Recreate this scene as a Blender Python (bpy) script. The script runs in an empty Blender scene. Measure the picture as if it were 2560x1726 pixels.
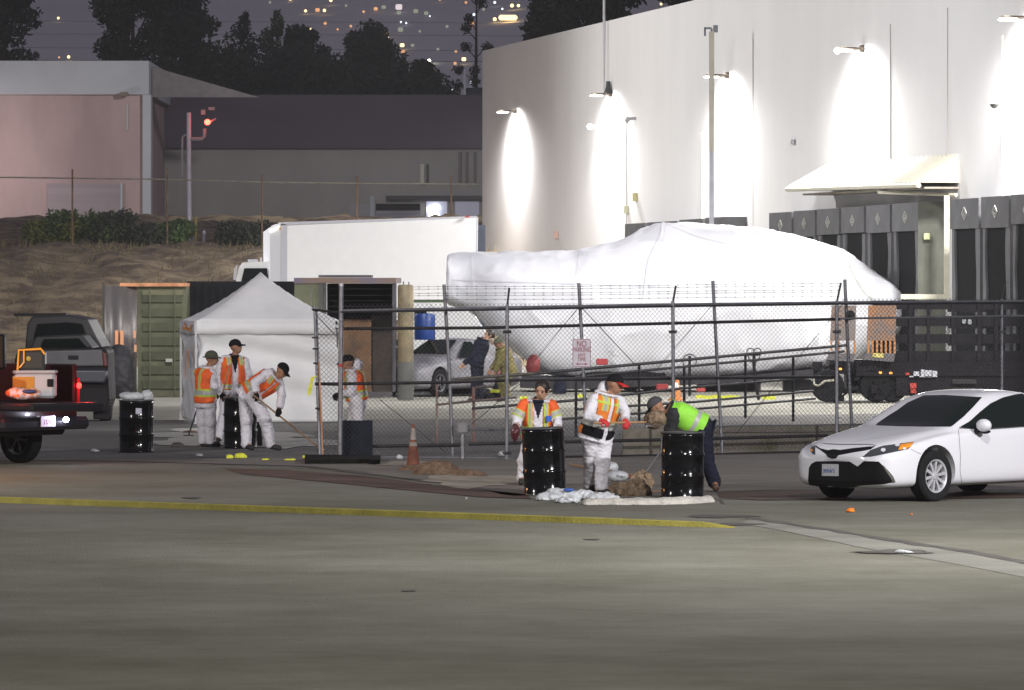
import bpy, bmesh, math, random
import numpy as np
from mathutils import Vector, Matrix
from mathutils.bvhtree import BVHTree
random.seed(7); np.random.seed(7)
R = math.radians; PI = math.pi
S = bpy.context.scene; C = S.collection

# ---------------------------------------------------------------- camera, world, lights, exposure
F = 12800.0; UC = 1280.0; YH = 701.0; H = 2.9          # focal length in photo pixels, horizon row, eye height
cd = bpy.data.cameras.new('camera'); cam = bpy.data.objects.new('camera', cd); C.objects.link(cam)
cam.location = (0, 0, H); cam.rotation_euler = (R(90), 0, 0)
cd.sensor_width = 36; cd.lens = F/2560*36; cd.shift_y = -(863-YH)/2560; cd.clip_start = 1; cd.clip_end = 9000
S.camera = cam
w = bpy.data.worlds.new('World'); S.world = w; w.use_nodes = True
bg = w.node_tree.nodes['Background']
bg.inputs[0].default_value = (0.50, 0.47, 0.60, 1); bg.inputs[1].default_value = 0.27
S.view_settings.view_transform = 'Standard'; S.view_settings.look = 'None'; S.view_settings.gamma = 1
S.view_settings.exposure = 0
S.cycles.max_bounces = 5; S.cycles.diffuse_bounces = 2; S.cycles.glossy_bounces = 3
S.cycles.transparent_max_bounces = 12; S.cycles.sample_clamp_indirect = 4; S.cycles.use_denoising = True

def lamp(name, kind, loc, power, col=(1,1,1), aim=None, size=0.3, cone=120, blend=0.4):
    d = bpy.data.lights.new(name, kind); d.energy = power; d.color = col
    d.shadow_soft_size = size
    o = bpy.data.objects.new(name, d); C.objects.link(o); o.location = loc
    if aim is not None:
        o.rotation_euler = (Vector(aim)-Vector(loc)).to_track_quat('-Z', 'Y').to_euler()
    if kind == 'SPOT': d.spot_size = R(cone); d.spot_blend = blend
    return o
# street lamp to the right of the camera, yard floods, amber beacon of the emergency vehicles on the left
lamp('street_light_right', 'SPOT', (24, 44, 11), 36000, (1, .97, .98), (3.0, 70, 0.3), 0.35, 80, .9)
lamp('street_light_near', 'SPOT', (6, 53, 10), 5900, (1, .98, .94), (5, 55, 0), 0.4, 155, .6)
lamp('foreground_fill', 'SPOT', (-1, 33, 11), 2900, (1, .96, .84), (-1, 35, 0), 0.4, 160, .8)  # added fill, lifts the dark bottom of the foreground
lamp('left_fill', 'SPOT', (-22, 60, 10), 17000, (1, .95, .90), (-4, 90, 0.3), 0.35, 100, 1)  # added fill from the left for the tent side
lamp('yard_flood', 'SPOT', (-31, 160, 19), 36000, (1, .98, .96), (6, 158, 5), 0.5, 95, .6)
lamp('yard_flood', 'SPOT', (-5, 111, 15), 14500, (.97, .97, 1), (1, 140, 2), 0.5, 105, .8)
lamp('bank_fill', 'SPOT', (-26, 150, 18), 17000, (1, .96, .90), (-14, 195, 3), 0.5, 110, 1)  # added fill, brightens the grass bank
lamp('tent_fill', 'SPOT', (-13, 91, 8), 3200, (1, .98, .96), (-5, 103.5, 1.5), 0.3, 42, .7)  # added narrow spot that brightens the tent cloth
lamp('amber_beacon', 'POINT', (-9.6, 75, 1.9), 260, (1, .42, .08), None, 0.2)
lamp('pink_wall_light', 'SPOT', (-27.5, 250, 8.5), 1300, (1, .88, .86), (-26, 256, 8), 0.3, 150, 1)
lamp('grey_wall_fill', 'SPOT', (-6, 232, 17), 11000, (1, .97, .93), (-9, 272, 7), 0.5, 130, 1)  # added fill, lifts the far grey building

# ---------------------------------------------------------------- helpers
def dz(vb): return H*F/(vb-YH)
def G(u, vb, z=0.0):
    d = H*F/(vb-YH); return Vector(((u-UC)*d/F, d, z))
def W(u, v, d): return Vector(((u-UC)*d/F, d, H+(YH-v)*d/F))
MATS = {}
def mat(name, col, rough=.6, metal=0., var=0., vscale=3., bump=0., bscale=30., col2=None, emit=None, estr=0., spec=.5, alpha=1., stretch=None, trans=0., coat=0., detail=6, lo=.35, hi=.65, nr=.62):
    if name in MATS: return MATS[name]
    m = bpy.data.materials.new(name); m.use_nodes = True; nt = m.node_tree; N = nt.nodes; L = nt.links
    b = N['Principled BSDF']
    b.inputs['Base Color'].default_value = (*col, 1); b.inputs['Roughness'].default_value = rough
    b.inputs['Metallic'].default_value = metal; b.inputs['Specular IOR Level'].default_value = spec
    b.inputs['Alpha'].default_value = alpha; b.inputs['Transmission Weight'].default_value = trans
    b.inputs['Coat Weight'].default_value = coat
    if emit: b.inputs['Emission Color'].default_value = (*emit, 1); b.inputs['Emission Strength'].default_value = estr
    tc = N.new('ShaderNodeTexCoord'); mp = N.new('ShaderNodeMapping'); L.new(tc.outputs['Object'], mp.inputs[0])
    if stretch: mp.inputs['Scale'].default_value = stretch
    if var > 0 or col2:
        n = N.new('ShaderNodeTexNoise'); n.inputs['Scale'].default_value = vscale; n.inputs['Detail'].default_value = detail
        n.inputs['Roughness'].default_value = nr
        L.new(mp.outputs[0], n.inputs['Vector'])
        r = N.new('ShaderNodeValToRGB'); L.new(n.outputs['Fac'], r.inputs[0])
        r.color_ramp.elements[0].position = lo; r.color_ramp.elements[1].position = hi
        c2 = col2 or tuple(max(0, c*(1-var)) for c in col)
        c1 = col if col2 else tuple(min(1, c*(1+var)) for c in col)
        r.color_ramp.elements[0].color = (*c2, 1); r.color_ramp.elements[1].color = (*c1, 1)
        L.new(r.outputs[0], b.inputs['Base Color'])
    if bump > 0:
        n2 = N.new('ShaderNodeTexNoise'); n2.inputs['Scale'].default_value = bscale; n2.inputs['Detail'].default_value = 4
        L.new(mp.outputs[0], n2.inputs['Vector'])
        bp = N.new('ShaderNodeBump'); bp.inputs['Strength'].default_value = bump; bp.inputs['Distance'].default_value = .05
        L.new(n2.outputs['Fac'], bp.inputs['Height']); L.new(bp.outputs[0], b.inputs['Normal'])
    MATS[name] = m; return m
def tag(o, label=None, cat=None, group=None, kind=None):
    if label: o['label'] = label
    if cat: o['category'] = cat
    if group: o['group'] = group
    if kind: o['kind'] = kind
    return o
def thing(name, label, cat, loc=(0,0,0), rz=0, group=None):
    o = bpy.data.objects.new(name, None); C.objects.link(o); o.location = loc; o.rotation_euler = (0,0,rz)
    o.empty_display_size = .2
    return tag(o, label, cat, group)
def copy_tree(o, parent=None):
    c = o.copy(); C.objects.link(c); c.parent = parent
    for ch in [x for x in o.children]: copy_tree(ch, c)
    return c
class MB:
    def __init__(s): s.v = []; s.f = []; s.mi = []
    def add(s, vs, fs, mi=0):
        n = len(s.v); s.v += [tuple(p) for p in vs]; s.f += [tuple(i+n for i in f) for f in fs]; s.mi += [mi]*len(fs); return s
    def box(s, c, d, rz=0, M=None, mi=0, bev=0):
        x, y, z = d[0]/2, d[1]/2, d[2]/2
        if bev > 0:
            b = min(bev, x*.9, y*.9, z*.9); vs = []
            for sx in (-1,1):
                for sy in (-1,1):
                    for sz in (-1,1):
                        vs += [(sx*(x-b), sy*(y-b), sz*z), (sx*(x-b), sy*y, sz*(z-b)), (sx*x, sy*(y-b), sz*(z-b))]
            bm = bmesh.new()
            for p in vs: bm.verts.new(p)
            bmesh.ops.convex_hull(bm, input=bm.verts)
            bm.verts.index_update(); vv = [v.co.copy() for v in bm.verts]; ff = [[q.index for q in f.verts] for f in bm.faces]; bm.free()
        else:
            vv = [Vector((a,b_,c_)) for a in (-x,x) for b_ in (-y,y) for c_ in (-z,z)]
            ff = [(0,1,3,2),(4,6,7,5),(0,4,5,1),(2,3,7,6),(0,2,6,4),(1,5,7,3)]
        T = M if M is not None else Matrix.Rotation(rz, 3, 'Z')
        return s.add([Vector(c)+T@v for v in vv], ff, mi)
    def tube(s, pts, r, n=8, cap=True, mi=0):
        pts = [Vector(p) for p in pts]; k = len(pts); rr = r if hasattr(r, '__len__') else [r]*k
        vs = []; fs = []; up = None
        for i, p in enumerate(pts):
            t = (pts[min(i+1,k-1)]-pts[max(i-1,0)]).normalized()
            if up is None: up = t.orthogonal().normalized()
            up = (up - t*up.dot(t)); up = up.normalized() if up.length > 1e-6 else t.orthogonal().normalized()
            q = t.cross(up)
            for j in range(n):
                a = 2*PI*j/n; vs.append(p+(up*math.cos(a)+q*math.sin(a))*rr[i])
        for i in range(k-1):
            for j in range(n):
                j2 = (j+1)%n; fs.append((i*n+j, i*n+j2, (i+1)*n+j2, (i+1)*n+j))
        if cap: fs.append(tuple(range(n-1,-1,-1))); fs.append(tuple((k-1)*n+j for j in range(n)))
        return s.add(vs, fs, mi)
    def lathe(s, prof, c=(0,0,0), n=24, M=None, mi=0, cap=True):
        vs = []; fs = []; k = len(prof); c = Vector(c)
        for (r, z) in prof:
            for j in range(n):
                a = 2*PI*j/n; p = Vector((r*math.cos(a), r*math.sin(a), z))
                vs.append(c+(M@p if M is not None else p))
        for i in range(k-1):
            for j in range(n):
                j2 = (j+1)%n; fs.append((i*n+j, i*n+j2, (i+1)*n+j2, (i+1)*n+j))
        if cap: fs.append(tuple(range(n-1,-1,-1))); fs.append(tuple((k-1)*n+j for j in range(n)))
        return s.add(vs, fs, mi)
    def prism(s, pts, z0, z1, mi=0):                     # pts: 2-D outline, extruded along z
        n = len(pts); vs = [(p[0],p[1],z0) for p in pts]+[(p[0],p[1],z1) for p in pts]
        fs = [tuple(range(n-1,-1,-1)), tuple(range(n,2*n))]+[(i,(i+1)%n,n+(i+1)%n,n+i) for i in range(n)]
        return s.add(vs, fs, mi)
    def slab(s, quad, th, nrm=None, mi=0):                # outline in space given thickness along its normal
        q = [Vector(p) for p in quad]; n = (q[1]-q[0]).cross(q[-1]-q[0]).normalized() if nrm is None else Vector(nrm)
        k = len(q); vs = [p-n*th/2 for p in q]+[p+n*th/2 for p in q]
        fs = [tuple(range(k-1,-1,-1)), tuple(range(k,2*k))]+[(i,(i+1)%k,k+(i+1)%k,k+i) for i in range(k)]
        return s.add(vs, fs, mi)
    def ball(s, c, r, n=12, k=8, mi=0, M=None):
        rr = (r,r,r) if not hasattr(r,'__len__') else r
        vs = []; fs = []; c = Vector(c)
        for i in range(k+1):
            t = PI*i/k
            for j in range(n):
                a = 2*PI*j/n; p = Vector((rr[0]*math.sin(t)*math.cos(a), rr[1]*math.sin(t)*math.sin(a), rr[2]*math.cos(t)))
                vs.append(c+(M@p if M is not None else p))
        for i in range(k):
            for j in range(n): fs.append((i*n+j, (i+1)*n+j, (i+1)*n+(j+1)%n, i*n+(j+1)%n))
        return s.add(vs, fs, mi)
    def build(s, name, m, parent=None, smooth=False, label=None, cat=None, group=None, kind=None, loc=None, fix=True):
        me = bpy.data.meshes.new(name); me.from_pydata(s.v, [], s.f)
        ms = m if isinstance(m, (list, tuple)) else [m]
        for q in ms: me.materials.append(q)
        if len(ms) > 1: me.polygons.foreach_set('material_index', s.mi)
        if fix:
            bm = bmesh.new(); bm.from_mesh(me); bmesh.ops.remove_doubles(bm, verts=bm.verts, dist=1e-5)
            bmesh.ops.recalc_face_normals(bm, faces=bm.faces); bm.to_mesh(me); bm.free()
        if smooth:
            me.polygons.foreach_set('use_smooth', [True]*len(me.polygons))
            if smooth == 'auto':
                try: me.set_sharp_from_angle(angle=R(40))
                except Exception: pass
        me.update()
        o = bpy.data.objects.new(name, me); C.objects.link(o)
        if loc is not None: o.location = loc
        if parent is not None: o.parent = parent
        return tag(o, label, cat, group, kind)
def text_mesh(body, size, mt, parent, M, name='lettering', extrude=.001):
    cu = bpy.data.curves.new(name, 'FONT'); cu.body = body; cu.size = size; cu.align_x = 'CENTER'; cu.align_y = 'CENTER'; cu.extrude = extrude
    t = bpy.data.objects.new('tmp', cu); C.objects.link(t)
    dg = bpy.context.evaluated_depsgraph_get(); dg.update()
    me = bpy.data.meshes.new_from_object(t.evaluated_get(dg)); bpy.data.objects.remove(t)
    me.materials.clear(); me.materials.append(mt)
    o = bpy.data.objects.new(name, me); C.objects.link(o); o.parent = parent; o.matrix_local = M
    return o

# ---------------------------------------------------------------- materials of the setting
M_street = mat('asphalt', (.215,.212,.180), .85, col2=(.120,.117,.088), lo=.36, hi=.66, vscale=.30, nr=.78, bump=.35, bscale=40, stretch=(.8,1,1), detail=12, spec=.2)
M_yard = mat('yard_asphalt', (.16,.155,.145), .85, var=.2, vscale=.5, bump=.3, bscale=30, spec=.25)
M_conc = mat('concrete', (.33,.32,.27), .9, var=.13, vscale=.6, bump=.25, bscale=20, spec=.2)
M_apron = mat('apron_concrete', (.20,.187,.165), .9, var=.2, vscale=.8, bump=.3, bscale=25, stretch=(.4,1,1), spec=.2)
M_mud = mat('gutter_mud', (.085,.052,.036), .75, var=.4, vscale=1.5, bump=.5, bscale=20, stretch=(.3,1,1))
M_yellow = mat('yellow_kerb_paint', (.29,.255,.045), .75, var=.18, vscale=2.5, bump=.3, bscale=30)
M_stain = mat('oil_stain', (.075,.07,.062), .7, var=.3, vscale=2)
M_light = mat('pale_concrete', (.205,.203,.18), .85, var=.14, vscale=.8, bump=.2, bscale=25, spec=.2, stretch=(.5,1,1))
def sheet(name, pts, z, m, kind='structure', th=.0):
    mb = MB(); mb.add([(p[0],p[1],z) for p in pts], [tuple(range(len(pts)))])
    return mb.build(name, m, kind=kind, fix=False)
# one big ground sheet, then thin sheets above it
sheet('ground', [(-4000,-60),(4000,-60),(4000,6000),(-4000,6000)], -.02, M_conc)
def gl(l, z=0): return [G(u,v).xy for (u,v) in l]
edge = [(-900,1150),(300,1153),(770,1166),(1100,1207),(1310,1240),(1830,1249),(2300,1247),(3500,1240)]
street = [(-60,-20),(60,-20)]+[(60,G(3500,1240).y)]+[tuple(p) for p in gl(edge)[::-1]]+[(-60,G(-900,1150).y)]
sheet('street', street, 0.0, M_street)
fl = [(-900,1150),(300,1148),(770,1146),(1290,1149),(1764,1138),(2100,1131),(3500,1112)]   # fence line
sheet('driveway_apron', [tuple(p) for p in gl(edge)]+[tuple(p) for p in gl(fl)[::-1]], .004, M_apron)
sheet('yard_pavement', [tuple(p) for p in gl([(-900,1149.5),(300,1147.5),(770,1145.5),(1290,1148.5),(1764,1137.5),(2100,1130.5),(3500,1111.5)])]+[tuple(p) for p in gl([(4200,1010),(2200,1035),(1700,1042),(900,1050),(-1500,1048)])], .0, M_yard)
# pale swale crossing the right foreground
sheet('gutter_strip', [tuple(p) for p in gl([(1850,1310),(1950,1326),(2159,1371),(2400,1413),(2700,1471),(3100,1560),(3100,1500),(2700,1432),(2560,1406),(2225,1352),(1878,1297)])], .004, M_light)
def crack(pts, w=.03, name='pavement_joint', m=None, z=.008):
    ps = [G(u,v) for u,v in pts]; mb = MB(); out = []
    fine = []
    for a, b in zip(ps[:-1], ps[1:]):
        n = max(2, int((b-a).length/.5))
        for i in range(n): fine.append(a.lerp(b, i/n)+Vector((random.uniform(-.03,.03), random.uniform(-.05,.05), 0)))
    fine.append(ps[-1]); l = []; r = []
    for i, p in enumerate(fine):
        t = (fine[min(i+1,len(fine)-1)]-fine[max(0,i-1)]); n = Vector((-t.y,t.x,0)).normalized(); ww = w*random.uniform(.4,1.3)
        l.append(p+n*ww); r.append(p-n*ww)
    k = len(fine); mb.add([(q.x,q.y,z) for q in l+r], [(i,i+1,k+i+1,k+i) for i in range(k-1)])
    return mb.build(name, m or M_stain, kind='structure', fix=False)
crack([(1878,1297),(2050,1322),(2225,1352),(2400,1377),(2560,1406),(2800,1450)], .10)
crack([(300,1153.5),(770,1167),(1100,1208),(1310,1241)], .12, 'gutter_joint', M_stain)
crack([(-300,1150.5),(300,1153.5)], .12, 'gutter_joint', M_stain)
def blot(name, pts, m, z=.008):
    ps = gl(pts); return sheet(name, [tuple(p) for p in ps], z, m)
blot('mud_strip', [(560,1172),(700,1176),(900,1190),(1150,1222),(1310,1236),(1330,1249),(1200,1244),(1000,1225),(800,1205),(600,1186)], M_mud)
blot('mud_strip', [(1790,1232),(1900,1226),(2300,1226),(2800,1222),(2800,1243),(2300,1249),(1900,1252),(1800,1247)], M_mud, .009)
def rough_blot(name, c, ru, rv, m, z, seed, n=26, am=.35):
    rd = random.Random(seed); ph = [rd.uniform(0,6.3) for _ in range(4)]
    pts = []
    for i in range(n):
        a = 2*PI*i/n; k = 1+am*(.5*math.sin(3*a+ph[0])+.3*math.sin(5*a+ph[1])+.3*math.sin(9*a+ph[2]))
        pts.append((c[0]+ru*k*math.cos(a), c[1]-rv*k*math.sin(a)))
    return sheet(name, [tuple(p) for p in gl(pts)], z, m)
rough_blot('oil_patch', (1800,1292), 85, 4, M_stain, .008, 3)
rough_blot('oil_patch', (1850,1312), 55, 3, M_stain, .008, 4)
rough_blot('oil_patch', (2240,1382), 90, 5, M_stain, .012, 5)
rough_blot('oil_patch', (480,1246), 22, 2.5, M_stain, .008, 6)
M_oldpatch = mat('old_asphalt', (.128,.126,.092), .85, var=.28, vscale=.25, bump=.3, bscale=40, stretch=(.3,1,1), spec=.2)
M_powder = mat('white_powder', (.42,.41,.37), .95, var=.22, vscale=2.2, bump=.5, bscale=12, stretch=(.5,1,1))
rough_blot('powder_patch', (560,1085), 190, 13, M_powder, .010, 11)
rough_blot('powder_patch', (500,1105), 120, 12, M_powder, .013, 12)
rough_blot('powder_patch', (730,1108), 110, 13, M_powder, .012, 13)
M_sand = mat('spilled_sand', (.30,.27,.215), .95, var=.2, vscale=2.2, bump=.5, bscale=14)
rough_blot('sand_patch', (1190,1203), 130, 16, M_sand, .010, 14)
rough_blot('sand_patch', (1010,1160), 100, 6, M_sand, .011, 15)
rough_blot('sand_patch', (1560,1230), 90, 8, mat('reddish_sand', (.27,.17,.10), .9, var=.35, vscale=3), .012, 16)

# yellow painted kerb: low raised berm whose end ramps down
kp = [(-500,1232),(0,1258),(700,1282),(1365,1306),(1760,1319),(1838,1321)]
kps = [G(u,v) for u,v in kp]; hh = [.076,.076,.074,.072,.06,.012]
mb = MB(); vs = []
for p, hgt in zip(kps, hh):
    for (o, z) in ((0,.001),(.035,hgt*.9),(.07,hgt),(.17,hgt),(.20,.001)): vs.append((p.x, p.y+o, z))
mb.add(vs, [(i*5+j, i*5+j+1, (i+1)*5+j+1, (i+1)*5+j) for i in range(len(kps)-1) for j in range(4)]+[(0,1,2,3,4),(25,26,27,28,29)])
tag(mb.build('yellow_kerb', M_yellow, smooth='auto'), kind='structure')

# ---------------------------------------------------------------- terrain behind the yard and the far hillside
M_bank = mat('dry_grass_bank', (.26,.20,.12), .95, col2=(.095,.062,.040), lo=.42, hi=.60, vscale=.8, bump=.8, bscale=3, detail=10)
def bank_z(x, y):
    t = np.clip((y-172)/30, 0, 1); z = 3.9*t*t*(3-2*t)
    t2 = np.clip((y-198)/45, 0, 1); return z+2.0*t2
nx, ny = 110, 90; xs = np.linspace(-45, 12, nx); ys = np.concatenate([np.linspace(171.5, 250, 70), np.linspace(256, 420, 20)])
vs = []
for j, y in enumerate(ys):
    for i, x in enumerate(xs):
        nz = .16*math.sin(x*1.7+y*.31)*math.sin(y*.5+x*.4)+.10*math.sin(x*3.9+1)*math.sin(y*1.3)+random.uniform(-.05,.05)
        vs.append((x, y, bank_z(x,y)+nz*min(1,(y-171.5)/8) - .05))
mb = MB(); mb.add(vs, [(j*nx+i, j*nx+i+1, (j+1)*nx+i+1, (j+1)*nx+i) for j in range(len(ys)-1) for i in range(nx-1)])
mb.build('embankment', M_bank, kind='structure', smooth=True, fix=False)
sheet('far_ground', [(-400,419),(400,419),(1200,1400),(-1200,1400)], 5.7, M_bank)
M_hill = mat('far_hillside', (.80,.78,.78), 1, var=.10, vscale=.004, spec=0, detail=8)
nx, ny = 60, 40; vs = []
for j in range(ny):
    y = 900+2600*j/(ny-1)
    for i in range(nx):
        x = -900+1800*i/(nx-1)
        z = 5+(.17*(y-900)**1.0)*(1+.08*math.sin(x/130)+.05*math.sin(x/47+y/200))
        vs.append((x, y, z))
mb = MB(); mb.add(vs, [(j*nx+i, j*nx+i+1, (j+1)*nx+i+1, (j+1)*nx+i) for j in range(ny-1) for i in range(nx-1)])
mb.build('hillside', M_hill, kind='structure', smooth=True, fix=False)
def hill_pt(u, v):                                        # where the sight line meets the hillside
    for y in range(905, 3500, 5):
        p = W(u, v, y)
        z = 5+.17*(y-900)*(1+.08*math.sin(p.x/130)+.05*math.sin(p.x/47+y/200))
        if p.z < z+1: return p
    return W(u, v, 3400)
def glow(name, col, st): return mat(name, col, .5, emit=col, estr=st)
GW = glow('warm_glow', (1,.72,.34), 3); GC = glow('cool_glow', (.85,.92,1), 2.2); GO = glow('orange_glow', (1,.48,.2), 1.1)
GG = glow('green_white_glow', (.62,.68,.50), .42); GX = glow('bright_glow', (1,.97,.75), 14); GP = glow('pink_white_glow', (1,.86,.86), .95)
lights = [(148,47,5,GW,0),(174,144,6,GW,0),(150,145,4,GO,0),(676,8,5,GG,0),(765,29,5.5,GW,0),(795,27,9,GO,1),(812,28,6,GW,0),(828,3,6,GW,0),(866,16,5,GG,0),
 (727,0,6,GW,1),(814,60,6,GO,0),(776,73,5,GW,0),(910,31,5,GO,0),(878,67,5,GO,0),(922,67,7,GO,1),(998,20,14,GP,1),(998,34,9,GG,1),(1003,57,4,GC,0),(1016,59,4,GC,0),
 (1002,76,11,GG,1),(965,85,8,GO,1),(968,93,8,GW,1),(1006,115,9,GW,1),(1032,115,7,GG,1),(1008,130,8,GO,1),(1073,154,7,GX,0),(1165,8,5,GO,0),(1237,8,5,GC,0),
 (1237,50,7,GW,0),(1256,24,4,GC,0),(1270,47,22,GW,2),(1280,16,7,GW,0),(1296,16,6,GW,0),(1160,150,9,GW,1),(1138,160,6,GO,0),(1177,208,5,GC,0),(1118,236,6,GW,1),(1202,228,4,GC,0),
 (1132,227,4,GC,0),(1492,8,5,GW,0),(1652,12,5,GW,0),(1040,30,10,GG,1),(1050,80,5,GG,0),(1095,125,6,GG,0),(1118,68,6,GG,0),(1209,25,6,GG,0),(1185,38,5,GC,0),(1180,60,8,GO,1),(1140,130,5,GO,0),(960,20,9,GG,1),(940,24,8,GO,1),(1100,0,6,GO,0),(845,75,4,GO,0),(1066,35,9,GG,1),(1075,42,3,GC,0),(725,98,3,GC,0)]
spots = {GW:'warm',GC:'white',GO:'orange',GG:'dim greenish',GX:'brilliant yellow-white',GP:'pale pink'}
ORD = ['leftmost','second','third','fourth','fifth','sixth','seventh','eighth','ninth','tenth','eleventh','twelfth','thirteenth','fourteenth','fifteenth']
rank = {}
for k in sorted(range(len(lights)), key=lambda k: lights[k][0]): key = (spots[lights[k][3]], lights[k][4] == 0); rank.setdefault(key, []).append(k)
for k, (u, v, r, m, sh) in enumerate(lights):
    p = hill_pt(u, v); s = F/p.y; rr = r/s*.66; p.y -= rr*2+2; mb = MB()
    n_ = rank[(spots[m], sh == 0)]; i_ = n_.index(k); lab = '%s light on the far hillside%s' % (spots[m], '' if len(n_) == 1 else ', %s among its like from the left' % ORD[i_] if i_ else ', leftmost among its like')
    if sh == 0:
        mb.ball((0,0,0), rr, 12, 8)
        mb.build('hillside_lamp', m, smooth=True, loc=p, label='round '+lab, cat='distant light', group='round %s lights on the far hillside' % spots[m])
    else:
        mb.box((0,0,0), (rr*(2.6 if sh == 1 else 4.6)*.7, rr, rr*(1.5 if sh == 1 else .9)), bev=rr*.3)
        mb.build('lit_window_front', m, loc=p, label=('wide ')+lab, cat='distant light', group='wide %s lights on the far hillside' % spots[m])

# night haze between the camera and the far hillside
hz = MB(); hz.box((0,2950,300), (7000,6100,604)); o = hz.build('haze', bpy.data.materials.new('haze_air'), kind='stuff', label='thin night haze over the whole place', cat='haze')
hm = o.data.materials[0]; hm.use_nodes = True; nt = hm.node_tree; nt.nodes.clear(); vo = nt.nodes.new('ShaderNodeVolumePrincipled'); vo.inputs['Density'].default_value = .00028; vo.inputs['Color'].default_value = (.85,.85,.9,1); vo.inputs['Anisotropy'].default_value = 0
nt.links.new(vo.outputs[0], nt.nodes.new('ShaderNodeOutputMaterial').inputs['Volume'])

for k, (v0, v1, d) in enumerate(((52,58,700),(150,154,420),(84,90,650),(118,128,600))):
    mb = MB(); mb.tube([W(-80+u, v0+(v1-v0)*u/1500+ (u-700)**2/1500**2*6, d) for u in range(0,1500,100)], .028, 4)
    mb.build('overhead_wire', mat('dark_wire',(.03,.03,.035),.8), label='thin dark overhead wire before the hillside, number %s from the top' % ['one','four','two','three'][k], cat='wire', group='overhead wires')

for k, (c, ru, rv) in enumerate((((1020,1478),18,2),((2350,1240),40,2),((1480,1350),20,1.5))):
    rough_blot('oil_patch', c, ru, rv, M_stain, .007, 60+k)
# ---------------------------------------------------------------- big white warehouse on the right
NW = Vector((-.985,-.17,0)).normalized()
def wp(u, z, out=0.):
    s = 90*(u+900)/3025.; return Vector(((u-UC)/s, F/s, z))+NW*out
def ws(u): return 90*(u+900)/3025.
def wz(u, v): return H+(YH-v)/ws(u)
M_wall = mat('white_stucco', (.80,.79,.78), .75, var=.035, vscale=.35, bump=.12, bscale=8, stretch=(1,1,.25))
M_seam = mat('panel_joint', (.42,.41,.38), .8)
M_trimw = mat('cream_paint', (.66,.63,.5), .6, var=.05)
bld = thing('warehouse', 'big white stucco warehouse with loading docks and wall lamps', 'building', wp(1206,0))
inv = -bld.location
def bp_(mb, name, m, parent=bld, **k):                    # parts given in world space, parented to the building
    o = mb.build(name, m, parent, **k); 
    q = parent; off = Vector((0,0,0))
    while q is not None: off = off + q.location; q = q.parent
    o.location = -off; return o
ct, cb = wp(1206,12.1), wp(3300,12.1)
mb = MB(); base = [wp(1206,0), wp(3300,0), wp(3300,0)+Vector((60,10,0)), wp(1206,0)+Vector((60,10,0))]
mb.add([(p.x,p.y,-.3) for p in base]+[(p.x,p.y,z) for p,z in zip(base,(12.05,11.5,11.5,12.05))], [(3,2,1,0),(4,5,6,7),(0,1,5,4),(1,2,6,5),(2,3,7,6),(3,0,4,7)])
bp_(mb, 'wall', M_wall)
for (u, v0, v1) in ((1567,300,620),(1757,480,560),(2227,60,400),(2370,20,400)):
    mb = MB(); a, b = wp(u,wz(u,v0),.012), wp(u,wz(u,v1),.012); mb.tube([a,b], .018, 4); bp_(mb, 'panel_joint', M_seam)
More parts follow.
